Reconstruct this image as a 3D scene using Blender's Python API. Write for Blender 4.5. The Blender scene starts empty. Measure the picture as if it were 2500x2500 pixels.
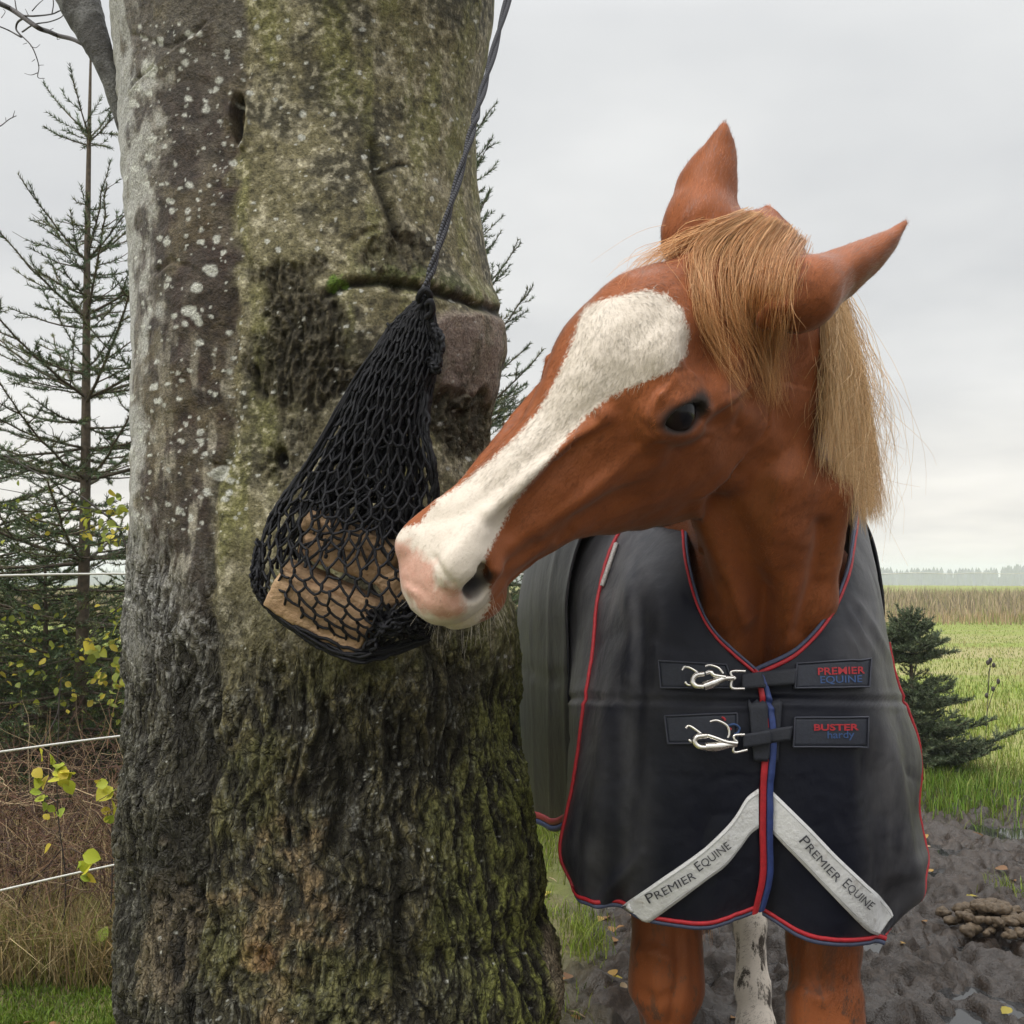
import bpy, bmesh, math, random, time
import numpy as np
from mathutils import Vector, Matrix
from mathutils.bvhtree import BVHTree
T0 = time.time()
rng = np.random.default_rng(7)
random.seed(7)
sc = bpy.context.scene
col = sc.collection
FPX, CX, HY, CAMH = 2680.0, 1250.0, 1390.0, 1.2     # focal length, principal column, horizon row of the 2500 px photograph, lens height

def at(px, py, Y):
    """a place in the paddock Y metres in front of the lens"""
    return np.array([(px-CX)/FPX*Y, Y, CAMH-(py-HY)/FPX*Y])
def pix(P):
    P = np.asarray(P, float)
    return np.stack([CX+FPX*P[..., 0]/P[..., 1], HY-FPX*(P[..., 2]-CAMH)/P[..., 1]], -1)

# ------------------------------------------------------------------ scene helpers
def tag(o, label=None, cat=None, group=None, kind=None):
    if label: o['label'] = label
    if cat: o['category'] = cat
    if group: o['group'] = group
    if kind: o['kind'] = kind
    return o
def empty(name, loc=(0, 0, 0)):
    o = bpy.data.objects.new(name, None); col.objects.link(o); o.location = [float(c) for c in loc]
    o.empty_display_size = .05
    return o
def mesh_obj(name, V, F, mat=None, parent=None, smooth=True, attrs=None, colors=None, quads=None):
    """V (n,3) world coordinates; F list/array of equal-length faces, or list of mixed lists"""
    me = bpy.data.meshes.new(name)
    V = np.asarray(V, np.float32)
    if isinstance(F, np.ndarray):
        n, k = F.shape
        me.vertices.add(len(V)); me.vertices.foreach_set('co', V.ravel())
        me.loops.add(n*k); me.loops.foreach_set('vertex_index', F.astype(np.int32).ravel())
        me.polygons.add(n); me.polygons.foreach_set('loop_start', np.arange(0, n*k, k, dtype=np.int32))
        me.polygons.foreach_set('loop_total', np.full(n, k, np.int32))
        me.update(calc_edges=True)
    else:
        me.from_pydata(V.tolist(), [], F)
    if smooth: me.polygons.foreach_set('use_smooth', np.ones(len(me.polygons), bool))
    if attrs:
        for an, a in attrs.items():
            at_ = me.attributes.new(an, 'FLOAT', 'POINT'); at_.data.foreach_set('value', np.asarray(a, np.float32).ravel())
    if colors:
        for an, a in colors.items():
            a = np.asarray(a, np.float32)
            if a.shape[1] == 3: a = np.concatenate([a, np.ones((len(a), 1), np.float32)], 1)
            at_ = me.attributes.new(an, 'FLOAT_COLOR', 'POINT'); at_.data.foreach_set('color', a.ravel())
    if mat is not None: me.materials.append(mat)
    o = bpy.data.objects.new(name, me); col.objects.link(o)
    if parent is not None:
        o.parent = parent
        o.matrix_parent_inverse = Matrix.Translation(-parent.location)
    return o
class MB:
    """collects tubes, boxes and sheets and links them as one mesh"""
    def __init__(s): s.V = []; s.F4 = []; s.F3 = []; s.n = 0; s.C = []
    def add(s, V, F, c=None):
        V = np.asarray(V, float); F = np.asarray(F, int)
        (s.F4 if F.shape[1] == 4 else s.F3).append(F+s.n)
        s.V.append(V); s.n += len(V)
        if c is not None: s.C.append(np.tile(np.asarray(c, float), (len(V), 1)) if np.ndim(c) == 1 else np.asarray(c))
    def tube(s, P, r, sides=6, caps=True, flat=1.0, up=None, c=None):
        V, F = tube_geo(P, r, sides, flat, up)
        s.add(V, F, c)
        if caps:
            n = len(P)
            for e, o in ((0, 0), (n-1, (n-1)*sides)):
                cc = np.mean(V[o:o+sides], 0)
                vv = np.vstack([V[o:o+sides], cc]); ids = np.arange(sides)
                f = np.stack([ids, (ids+1) % sides, np.full(sides, sides)], 1)
                s.add(vv, f if e else f[:, ::-1], c)
    def build(s, name, mat, parent=None, smooth=True, colors=False, attrs=None):
        V = np.vstack(s.V)
        F = [list(map(int, f)) for a in s.F4 for f in a]+[list(map(int, f)) for a in s.F3 for f in a] if (s.F4 and s.F3) else (np.vstack(s.F4) if s.F4 else np.vstack(s.F3))
        return mesh_obj(name, V, F, mat, parent, smooth, attrs=attrs, colors={'col': np.vstack(s.C)} if colors else None)
def unit(v):
    v = np.asarray(v, float); return v/(np.linalg.norm(v, axis=-1, keepdims=True)+1e-12)
def tube_geo(P, r, sides=6, flat=1.0, up=None):
    P = np.asarray(P, float); n = len(P); r = np.broadcast_to(np.asarray(r, float), (n,))
    T = unit(np.gradient(P, axis=0))
    N = np.zeros_like(P); u0 = np.array(up if up is not None else ([0, 0, 1.] if abs(T[0][2]) < .9 else [1., 0, 0]), float)
    a = u0-T[0]*(u0@T[0]); a = unit(a)
    for i in range(n):
        a = a-T[i]*(a@T[i]) if up is None else u0-T[i]*(u0@T[i]); a = unit(a); N[i] = a
    B = np.cross(T, N)
    th = np.arange(sides)/sides*2*np.pi
    V = P[:, None]+r[:, None, None]*(np.cos(th)[None, :, None]*N[:, None]*flat+np.sin(th)[None, :, None]*B[:, None])
    i = np.arange(n-1)[:, None]*sides; j = np.arange(sides)[None]; j2 = (j+1) % sides
    F = np.stack([i+j, i+j2, i+sides+j2, i+sides+j], -1).reshape(-1, 4)
    return V.reshape(-1, 3), F
def box_geo(c, ax, ay, az):
    c = np.asarray(c, float); s = np.array([[x, y, z] for x in (-1, 1) for y in (-1, 1) for z in (-1, 1)], float)
    V = c+s[:, :1]*ax+s[:, 1:2]*ay+s[:, 2:]*az
    F = np.array([[0, 1, 3, 2], [4, 6, 7, 5], [0, 4, 5, 1], [2, 3, 7, 6], [0, 2, 6, 4], [1, 5, 7, 3]])
    return V, F
def crom(P, m):
    """Catmull-Rom through the points P, m samples in all"""
    P = np.asarray(P, float); n = len(P)
    Q = np.vstack([2*P[0]-P[1], P, 2*P[-1]-P[-2]])
    t = np.linspace(0, n-1, m); i = np.minimum(t.astype(int), n-2); u = (t-i)[:, None]
    a, b, c, d = Q[i], Q[i+1], Q[i+2], Q[i+3]
    return .5*((2*b)+(-a+c)*u+(2*a-5*b+4*c-d)*u*u+(-a+3*b-3*c+d)*u**3)
def pts(lst, Y=None):
    return np.array([at(*p) if len(p) == 3 else at(p[0], p[1], Y) for p in lst])

# value / gradient noise in numpy
_perm = np.random.default_rng(3).permutation(4096).astype(np.int32)
_grad = unit(np.random.default_rng(4).normal(size=(4096, 3))).astype(np.float32)
from concurrent.futures import ThreadPoolExecutor
_pool = ThreadPoolExecutor(4)
def noise(P, s=1.0, seed=0):
    if len(P) > 60000:
        return np.concatenate(list(_pool.map(lambda q: _noise(q, s, seed), np.array_split(P, 8))))
    return _noise(P, s, seed)
def _noise(P, s=1.0, seed=0):
    P = np.asarray(P, np.float32)*s+np.float32(seed*17.31+50)
    i = np.floor(P).astype(np.int32); f = (P-i).astype(np.float32); u = f*f*f*(f*(f*6-15)+10)
    out = 0
    for dx in (0, 1):
        for dy in (0, 1):
            for dz in (0, 1):
                h = _perm[(_perm[(_perm[(i[:, 0]+dx) & 4095]+i[:, 1]+dy) & 4095]+i[:, 2]+dz) & 4095]
                g = _grad[h]
                d = g[:, 0]*(f[:, 0]-dx)+g[:, 1]*(f[:, 1]-dy)+g[:, 2]*(f[:, 2]-dz)
                w = (u[:, 0] if dx else 1-u[:, 0])*(u[:, 1] if dy else 1-u[:, 1])*(u[:, 2] if dz else 1-u[:, 2])
                out = out+w*d
    return out*1.6
def fbm(P, s=1.0, oct=4, seed=0, gain=.5, ridged=False):
    o = 0; a = 1.0
    for k in range(oct):
        v = noise(P, s*2**k, seed+k)
        o = o+a*((1-2*np.abs(v)) if ridged else v); a *= gain
    return o
def zscore(a): return (a-a.mean())/(a.std()+1e-9)
def sstep(a, b, x):
    t = np.clip((x-a)/(b-a), 0, 1); return t*t*(3-2*t)
def polydist(P, poly):
    """signed distance of 2-D points to a closed polygon, negative inside"""
    P = np.asarray(P, float); poly = np.asarray(poly, float); n = len(poly)
    d = np.full(len(P), 1e18); ins = np.zeros(len(P), bool)
    for k in range(n):
        a, b = poly[k], poly[(k+1) % n]; e = b-a; w = P-a
        t = np.clip(w@e/(e@e+1e-12), 0, 1); q = w-t[:, None]*e
        d = np.minimum(d, (q*q).sum(1))
        c = ((a[1] <= P[:, 1]) != (b[1] <= P[:, 1]))
        with np.errstate(divide='ignore', invalid='ignore'):
            xi = a[0]+(P[:, 1]-a[1])*(b[0]-a[0])/(b[1]-a[1])
        ins ^= c & (P[:, 0] < xi)
    return np.where(ins, -1, 1)*np.sqrt(d)

# ------------------------------------------------------------------ material helpers
class N:
    def __init__(s, name):
        s.m = bpy.data.materials.new(name); s.m.use_nodes = True; s.t = s.m.node_tree; s.t.nodes.clear()
        s.out = s.t.nodes.new('ShaderNodeOutputMaterial')
        s.p = s.t.nodes.new('ShaderNodeBsdfPrincipled'); s.t.links.new(s.p.outputs[0], s.out.inputs[0])
    def n(s, ty, **kw):
        nd = s.t.nodes.new('ShaderNode'+ty)
        for k, v in kw.items(): setattr(nd, k, v)
        return nd
    def l(s, a, b): s.t.links.new(a, b); return s
    def put(s, sock, v):
        if hasattr(v, 'is_linked') or hasattr(v, 'links'): s.t.links.new(v, sock)
        else:
            if sock.type == 'RGBA' and len(v) == 3: v = (*v, 1)
            sock.default_value = v
    def set(s, **kw):
        for k, v in kw.items(): s.put(s.p.inputs[k.replace('_', ' ')], v)
        return s
    def coords(s, scale=(1, 1, 1), kind='Object'):
        tc = s.n('TexCoord'); mp = s.n('Mapping'); mp.inputs['Scale'].default_value = scale
        s.l(tc.outputs[kind], mp.inputs[0]); return mp.outputs[0]
    def noise(s, vec, scale, detail=4, rough=.55, dist=0, out='Fac'):
        nd = s.n('TexNoise'); nd.inputs['Scale'].default_value = scale; nd.inputs['Detail'].default_value = detail
        nd.inputs['Roughness'].default_value = rough; nd.inputs['Distortion'].default_value = dist
        if vec is not None: s.l(vec, nd.inputs['Vector'])
        return nd.outputs[out]
    def voro(s, vec, scale, feature='F1', out='Distance', rand=1.0):
        nd = s.n('TexVoronoi', feature=feature); nd.inputs['Scale'].default_value = scale; nd.inputs['Randomness'].default_value = rand
        s.l(vec, nd.inputs['Vector']); return nd.outputs[out]
    def ramp(s, fac, stops, interp='LINEAR'):
        nd = s.n('ValToRGB'); cr = nd.color_ramp; cr.interpolation = interp
        while len(cr.elements) < len(stops): cr.elements.new(.5)
        for e, (p, c) in zip(cr.elements, stops):
            e.position = p; e.color = (c, c, c, 1) if np.isscalar(c) else (*c, 1) if len(c) == 3 else c
        s.put(nd.inputs[0], fac); return nd.outputs[0]
    def mix(s, fac, a, b, blend='MIX'):
        nd = s.n('Mix', data_type='RGBA', blend_type=blend, clamp_factor=True)
        s.put(nd.inputs[0], fac); s.put(nd.inputs[6], a); s.put(nd.inputs[7], b); return nd.outputs[2]
    def math(s, op, a, b=0.0, clamp=False):
        nd = s.n('Math', operation=op, use_clamp=clamp); s.put(nd.inputs[0], a); s.put(nd.inputs[1], b); return nd.outputs[0]
    def attr(s, name, out='Fac'):
        nd = s.n('Attribute'); nd.attribute_name = name; return nd.outputs[out]
    def bump(s, h, strength=.5, dist=.01, normal=None):
        nd = s.n('Bump'); nd.inputs['Strength'].default_value = strength; nd.inputs['Distance'].default_value = dist
        s.put(nd.inputs['Height'], h)
        if normal is not None: s.put(nd.inputs['Normal'], normal)
        return nd.outputs[0]
def simple(name, c, rough=.6, metal=0.0, var=.15, scale=40, bump=.15, bd=.002, **kw):
    m = N(name); v = m.coords()
    nz = m.noise(v, scale, 4)
    f = m.ramp(nz, [(.25, 1-var), (.75, 1+var)])
    m.set(Base_Color=m.mix(1.0, c, f, 'MULTIPLY'), Roughness=rough, Metallic=metal, Normal=m.bump(nz, bump, bd))
    for k, x in kw.items(): m.set(**{k: x})
    return m.m
NHAIR, NOHAZE = 300000, False
# ------------------------------------------------------------------ the horse's body as one implicit surface
HS = 1.08
_L = unit(np.array([-.655, -.29, -.60])); _D = unit(np.array([-.365, -.635, .64])); _D = unit(_D-_L*(_D@_L)); HR = np.stack([_L, _D, -np.cross(_L, _D)], 1)
for _ in range(4): HR = .5*(HR+np.linalg.inv(HR).T)
HT = np.array([0.294, 1.46, 1.626-CAMH])+np.array([0, 0, CAMH])
def h2w(L, D, W): return HT+HS*(HR@np.array([L, D, W]))
def w2h(P): return ((np.asarray(P)-HT)@HR)/HS
def axis(*seg):
    out = [np.array([seg[0][0]])]
    for a, b, h in seg: out.append(np.linspace(a, b, max(2, int(round((b-a)/h))+1))[1:])
    return np.concatenate(out)
FH = .004
xs = axis((-.26, -.17, .012), (-.17, .60, FH), (.60, .78, .010))
ys = axis((1.10, 1.62, FH), (1.62, 1.95, .007), (1.95, 3.6, .018))
zs = axis((-.02, .9, .011), (.9, 1.05, .007), (1.05, 1.93, FH))
Fd = np.full((len(xs), len(ys), len(zs)), 1.0, np.float32)
def smin(a, b, k):
    if k <= 0: return np.minimum(a, b)
    h = np.clip(.5+.5*(b-a)/k, 0, 1); return b+(a-b)*h-k*h*(1-h)
def apply(lo, hi, fn, k=.02, sub=False, pad=None):
    pad = (k*1.3+.02) if pad is None else pad
    lo = np.asarray(lo)-pad; hi = np.asarray(hi)+pad
    sl = tuple(slice(max(0, np.searchsorted(a, l)-1), min(len(a), np.searchsorted(a, h)+1)) for a, l, h in zip((xs, ys, zs), lo, hi))
    if any(s.stop-s.start < 2 for s in sl): return
    X = xs[sl[0]].astype(np.float32)[:, None, None]; Y = ys[sl[1]].astype(np.float32)[None, :, None]; Z = zs[sl[2]].astype(np.float32)[None, None, :]
    d = fn(X, Y, Z)
    if sub: Fd[sl] = -smin(-Fd[sl], d, k)
    else: Fd[sl] = smin(Fd[sl], d, k)
def cone(a, b, ra, rb, k=.02, sub=False, sx=1.0, sy=1.0):
    """tapered capsule; sx, sy > 1 flatten it along world x / y"""
    a = np.asarray(a, float); b = np.asarray(b, float)
    S = np.array([sx, sy, 1.0]); A = a/S; Bv = b/S-A; bb = Bv@Bv
    def fn(X, Y, Z):
        px, py, pz = X/sx-A[0], Y/sy-A[1], Z-A[2]
        h = np.clip((px*Bv[0]+py*Bv[1]+pz*Bv[2])/bb, 0, 1)
        return np.sqrt((px-Bv[0]*h)**2+(py-Bv[1]*h)**2+(pz-Bv[2]*h)**2)-(ra+(rb-ra)*h)
    r = max(ra, rb)*np.array([max(sx, 1), max(sy, 1), 1])
    apply(np.minimum(a, b)-r, np.maximum(a, b)+r, fn, k, sub)
def chain(P, R, k=.03, sub=False, sx=1.0, sy=1.0):
    for i in range(len(P)-1): cone(P[i], P[i+1], R[i], R[i+1], k, sub, sx, sy)
def hloc(X, Y, Z):
    x, y, z = (X-HT[0])/HS, (Y-HT[1])/HS, (Z-HT[2])/HS
    return [x*HR[0, i]+y*HR[1, i]+z*HR[2, i] for i in range(3)]
def hbox(lo, hi):
    c = np.array([h2w(l, d, w) for l in (lo[0], hi[0]) for d in (lo[1], hi[1]) for w in (-hi[2], hi[2])])
    return c.min(0), c.max(0)
def hcone(a, b, ra, rb, k=.015, sub=False, s=(1, 1, 1), both=True, r_ax=None):
    """tapered capsule in head space (length down the face, dorsal, lateral), mirrored"""
    a = np.asarray(a, float); b = np.asarray(b, float)+1e-6; S = np.asarray(s, float); A = a/S; B = b/S-A; bb = B@B+1e-12
    def fn(X, Y, Z):
        L, D, W = hloc(X, Y, Z)
        if both: W = np.abs(W)
        p = (L/S[0]-A[0], D/S[1]-A[1], W/S[2]-A[2])
        h = np.clip((p[0]*B[0]+p[1]*B[1]+p[2]*B[2])/bb, 0, 1)
        return (np.sqrt(sum((p[i]-B[i]*h)**2 for i in range(3)))-(ra+(rb-ra)*h))*HS*min(S)
    r = max(ra, rb)*S
    lo = np.minimum(a, b)-r; hi = np.maximum(a, b)+r
    apply(*hbox(lo, hi), fn, k, sub)
def hell(c, r, k=.015, sub=False, rot=0.0, roll=0.0, both=True):
    """ellipsoid in head space, turned by rot in the length/dorsal plane and by roll in the length/lateral plane"""
    c = np.asarray(c, float); cr, sr = math.cos(rot), math.sin(rot); c2, s2 = math.cos(roll), math.sin(roll)
    def fn(X, Y, Z):
        L, D, W = hloc(X, Y, Z)
        if both: W = np.abs(W)
        l, d, w = L-c[0], D-c[1], W-c[2]
        l, d = l*cr+d*sr, -l*sr+d*cr
        l, w = l*c2+w*s2, -l*s2+w*c2
        k0 = np.sqrt((l/r[0])**2+(d/r[1])**2+(w/r[2])**2); k1 = np.sqrt((l/r[0]**2)**2+(d/r[1]**2)**2+(w/r[2]**2)**2)+1e-9
        return k0*(k0-1)/k1*HS
    m = max(r)
    apply(*hbox(c-m, c+m), fn, k, sub)

# --- trunk, chest and neck
BX = .395
chain([(BX, 1.98, 1.02), (BX, 2.35, 1.02), (BX, 2.9, 1.03), (BX, 3.2, 1.08)], [.235, .275, .285, .25], .1)
chain([(BX, 1.92, 1.22), (BX, 2.3, 1.36), (BX, 2.8, 1.27), (BX, 3.25, 1.28)], [.13, .11, .14, .15], .12)
for s in (-1, 1):
    cone((BX+s*.125, 1.93, 1.12), (BX+s*.13, 1.88, .86), .115, .10, .06)
    cone((BX+s*.15, 3.1, 1.1), (BX+s*.14, 3.12, .8), .16, .12, .08)
# neck: crest chain, middle chain, gullet chain
nk = [h2w(-.015, -.095, 0), (.345, 1.62, 1.47), (.375, 1.80, 1.33), (BX, 2.0, 1.18)]
chain(nk, [.085, .108, .135, .17], .06)
chain([h2w(-.01, -.05, 0), (.36, 1.66, 1.60), (.385, 1.95, 1.53), (BX, 2.3, 1.42)], [.05, .058, .07, .09], .07)
chain([h2w(.035, -.17, 0), (.362, 1.605, 1.31), (.385, 1.73, 1.16), (BX, 1.83, 1.0)], [.058, .080, .095, .10], .05)
# breast and gullet muscles
for s in (-1, 1):
    chain([(.385+s*.066, 1.585, 1.31), (.39+s*.052, 1.655, 1.15), (.395+s*.07, 1.75, .98)], [.042, .040, .07], .03)
chain([(.380, 1.565, 1.32), (.388, 1.63, 1.18), (.392, 1.70, 1.04)], [.050, .040, .055], .03)
# --- the skull as a loft along its length
KL = [-.075, -.05, -.02, .01, .04, .08, .12, .16, .20, .24, .28, .32, .36, .40, .44, .48, .52, .55, .575, .595, .607]
KT = 1.06*np.array([-.09, -.055, -.030, -.012, .004, .017, .024, .027, .026, .021, .013, .006, .001, -.003, -.006, -.010, -.017, -.026, -.039, -.058, -.085])+np.interp(KL, [-.02, .06, .16, .26, .36], [0, .014, .034, .028, 0])
KB = 1.08*np.array([-.10, -.135, -.165, -.19, -.212, -.236, -.249, -.252, -.245, -.230, -.208, -.185, -.165, -.150, -.141, -.137, -.137, -.137, -.132, -.121, -.10])-np.interp(KL, [.12, .2, .3, .38], [0, .010, .010, 0])
WT = np.array([.01, .03, .042, .047, .050, .058, .067, .075, .078, .074, .062, .051, .043, .039, .037, .037, .040, .043, .040, .030, .012])*np.interp(KL, [.05, .17, .25, .34], [1, 1.06, 1.06, 1])
WM = np.array([.01, .035, .052, .062, .069, .077, .083, .087, .088, .085, .078, .069, .060, .054, .050, .049, .053, .057, .053, .040, .015])*np.interp(KL, [.05, .17, .25, .34], [1, 1.06, 1.06, 1])
WB = [.01, .03, .046, .056, .064, .070, .072, .071, .067, .061, .054, .047, .041, .037, .035, .035, .037, .039, .036, .028, .012]
KL = list(np.interp(KL, [-.08, .25, .61], [-.08, .25, .582])); _mz = np.interp(KL, [.40, .50], [1, .90]); WT = WT*_mz; WM = WM*_mz; WB = np.array(WB)*_mz
def _sm(L, K):
    k = np.array(K); g = np.linspace(KL[0], KL[-1], 400)
    # smooth interpolation of the stations
    P = np.stack([np.array(KL), k], 1); c = crom(P, 1600)
    return np.interp(L, c[:, 0], c[:, 1])
def skull(X, Y, Z):
    L, D, W = hloc(X, Y, Z)
    shp = L.shape
    Lc = np.clip(L, KL[0], KL[-1])
    t, b = _sm(Lc, KT), _sm(Lc, KB)
    wt, wm, wb = _sm(Lc, WT), _sm(Lc, WM), _sm(Lc, WB)
    c = (t+b)/2; h = (t-b)/2+1e-4
    s = np.clip((D-c)/h, -1.3, 1.3)
    w = np.where(s > 0, wm+(wt-wm)*np.clip(s, 0, 1)**1.3, wm+(wb-wm)*np.clip(-s, 0, 1)**1.2)+1e-4
    r = (np.abs(s)**2.7+np.abs(W/w)**2.7)**(1/2.7)
    d = (r-1)*np.minimum(h, w)
    o = np.maximum(KL[0]-L, L-KL[-1])
    return (np.where(o > 0, np.maximum(d, 0)+o, d)*HS*.9).astype(np.float32)
apply(*hbox((-.08, -.27, .0), (.62, .04, .10)), skull, .03)
# brow, orbit, cheekbone
hell((.200, -.018, .064), (.056, .036, .022), .03, rot=-.15)
hell((.228, -.054, .076), (.042, .036, .026), .02)
hcone((.17, .008, .056), (.215, -.008, .074), .012, .012, .025)
hcone((.27, -.09, .076), (.37, -.095, .052), .006, .004, .03)          # facial crest
hcone((.22, -.085, .084), (.06, -.06, .070), .010, .010, .03)             # zygomatic arch
hell((.13, -.165, .060), (.095, .085, .028), .03)                         # masseter
hell((.155, -.012, .090), (.026, .020, .010), .035, sub=True)             # hollow above the eye
hcone((.31, -.135, .084), (.37, -.115, .072), .010, .010, .03, sub=True)
hcone((.36, -.045, .076), (.46, -.050, .060), .010, .010, .025, sub=True)  # groove beside the nasal bone
hcone((.40, -.115, .066), (.48, -.105, .058), .010, .010, .03, sub=True)
hell((.0, -.02, 0), (.07, .04, .05), .04, both=False)                     # crown between the ears
# muzzle: nostril wings, lips, chin
hell((.522, -.062, .040), (.038, .032, .021), .018, rot=.5)
hcone((.490, -.034, .034), (.540, -.050, .040), .013, .012, .018)
hell((.552, -.088, .018), (.030, .028, .032), .02)
hell((.560, -.100, .0), (.022, .024, .030), .02)
hell((.528, -.140, .0), (.036, .018, .028), .016)
hell((.510, -.152, .0), (.026, .016, .022), .016)
# nostril cavity
hell((.530, -.080, .058), (.020, .0155, .018), .006, sub=True, rot=.75)
hcone((.517, -.064, .056), (.533, -.081, .050), .008, .012, .006, sub=True)
hcone((.525, -.077, .052), (.502, -.070, .032), .014, .010, .006, sub=True)
# mouth slit
for a, b in (((.572, -.125, .0), (.560, -.128, .030)), ((.560, -.128, .030), (.520, -.126, .040)), ((.520, -.126, .040), (.48, -.116, .044))):
    hcone(a, b, .0035, .0035, .006, sub=True)
# eye: socket, lids
EYE = np.array([.230, -.056, .0835]); ER = .0285
hell(EYE+[0, 0, .004], (.042, .034, .026), .022, rot=.3)
hell(EYE+[.0, .0, .026], (.0325, .0165, .025), .004, sub=True, rot=.38)
hcone(EYE+np.array([-.032, .006, .014]), EYE+np.array([.004, .026, .018]), .0055, .0065, .006)
hcone(EYE+np.array([.004, .026, .018]), EYE+np.array([.033, .019, .014]), .0065, .0050, .006)
hcone(EYE+np.array([-.030, -.013, .014]), EYE+np.array([.010, -.017, .017]), .0040, .0045, .006)
hcone(EYE+np.array([.010, -.017, .017]), EYE+np.array([.034, .004, .012]), .0045, .0035, .006)

# wrinkles over the eye and the line of the lower lid
for k, (o_, r_) in enumerate(((.004, .0022), (.014, .0014))):
    a_ = [EYE+np.array([-.034-o_*.3, .016+o_, .010]), EYE+np.array([-.010, .031+o_, .015-o_*.2]), EYE+np.array([.016, .030+o_*.9, .014]), EYE+np.array([.036+o_*.4, .014+o_*.6, .008])]
    for p_, q_ in zip(a_[:-1], a_[1:]): hcone(p_, q_, r_, r_, .008)
hcone(EYE+np.array([-.040, -.010, .008]), EYE+np.array([.0, -.030, .009]), .003, .003, .010); hcone(EYE+np.array([.0, -.030, .009]), EYE+np.array([.034, -.018, .006]), .003, .003, .010)
# bones and vessels that show through the skin of the face
hcone((.30, -.015, .056), (.47, -.028, .034), .006, .005, .016)
hcone((.17, -.075, .095), (.10, -.20, .074), .006, .008, .03)
# --- ears: lofts between a left and a right outline, cupped, convex side forwards
def ear(st, Yb, Yt, tip, th0, th1, cup):
    A = np.array([at(a[0], a[1], Yb+(Yt-Yb)*i/len(st)) for i, (a, b) in enumerate(st)])
    B = np.array([at(b[0], b[1], Yb+(Yt-Yb)*i/len(st)) for i, (a, b) in enumerate(st)])
    T = at(tip[0], tip[1], Yt)
    O = (A[0]+B[0])/2; e1 = unit(T-O); view = unit(-O-np.array([0, 0, -CAMH])); e3 = unit(view-e1*(view@e1)); e2 = np.cross(e3, e1)
    ta = np.array([((a+b)/2-O)@e1 for a, b in zip(A, B)]+[(T-O)@e1]); ta = np.r_[ta[0]-.045, ta[0]-.012, ta[1:]]
    cb = np.array([((a+b)/2-O)@e2 for a, b in zip(A, B)]+[(T-O)@e2]); cb = np.r_[cb[0], cb]; w = np.array([abs((a-b)@e2)/2*1.05 for a, b in zip(A, B)]+[.0035]); w = np.r_[.3*w[0], .9*w[0], w[1:]]
    def fn(X, Y, Z):
        a = (X-O[0])*e1[0]+(Y-O[1])*e1[1]+(Z-O[2])*e1[2]
        b = (X-O[0])*e2[0]+(Y-O[1])*e2[1]+(Z-O[2])*e2[2]
        c = (X-O[0])*e3[0]+(Y-O[1])*e3[1]+(Z-O[2])*e3[2]
        ww = np.interp(a, ta, w); bb = (b-np.interp(a, ta, cb))/ww; t = np.interp(a, [0, ta[-1]], [th0, th1])
        cz = c+cup*ww*bb*bb*np.interp(a, [0, ta[-1]*.4, ta[-1]], [.2, 1, .6])
        d = (np.sqrt(bb**2+(cz/t)**2)-1)*np.minimum(ww, t)
        o = np.maximum(ta[0]-a, a-ta[-1]); return np.where(o > 0, np.maximum(d, 0)+o, d).astype(np.float32)
    Q = np.vstack([A, B, T]); apply(Q.min(0)-.02, Q.max(0)+.02, fn, .016)
    return O, e1, e2, e3
EARN = ear([((1925, 655), (1960, 805)), ((1990, 616), (2040, 752)), ((2060, 588), (2098, 708)), ((2130, 563), (2150, 655)), ((2182, 548), (2190, 600))], 1.365, 1.43, (2213, 540), .034, .006, .75)
EARF = ear([((1605, 625), (1800, 560)), ((1634, 510), (1801, 490)), ((1656, 440), (1808, 420)), ((1692, 385), (1806, 380)), ((1732, 337), (1796, 337))], 1.46, 1.46, (1768, 303), .036, .006, .5)
cone(h2w(.02, -.055, .035), EARN[0]+EARN[1]*.02, .045, .040, .03)
cone(h2w(.02, -.055, -.035), EARF[0]+EARF[1]*.02, .045, .040, .03)

# --- legs
def leg(P, R, k=.03): chain(P, R, k)
leg([(.262, 1.86, .95), (.262, 1.85, .62), (.258, 1.84, .55), (.258, 1.835, .50), (.262, 1.84, .42), (.266, 1.85, .2), (.266, 1.84, .14), (.266, 1.80, .06), (.266, 1.79, .03)], [.085, .055, .054, .058, .042, .034, .04, .045, .058], .025)
leg([(.505, 1.80, .95), (.50, 1.76, .60), (.498, 1.75, .51), (.498, 1.745, .46), (.498, 1.75, .38), (.50, 1.76, .2), (.50, 1.75, .14), (.50, 1.71, .06), (.50, 1.70, .03)], [.085, .054, .052, .056, .042, .034, .04, .045, .058], .025)
leg([(.38, 3.1, .9), (.40, 3.05, .75), (.415, 3.22, .50), (.415, 3.18, .3), (.415, 3.15, .15), (.415, 3.10, .06), (.415, 3.09, .03)], [.14, .10, .055, .038, .042, .046, .056], .03)
leg([(.54, 3.0, .9), (.58, 2.82, .72), (.605, 2.88, .48), (.605, 2.79, .3), (.605, 2.76, .15), (.605, 2.72, .06), (.605, 2.71, .03)], [.14, .09, .05, .037, .04, .045, .055], .03)

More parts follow.
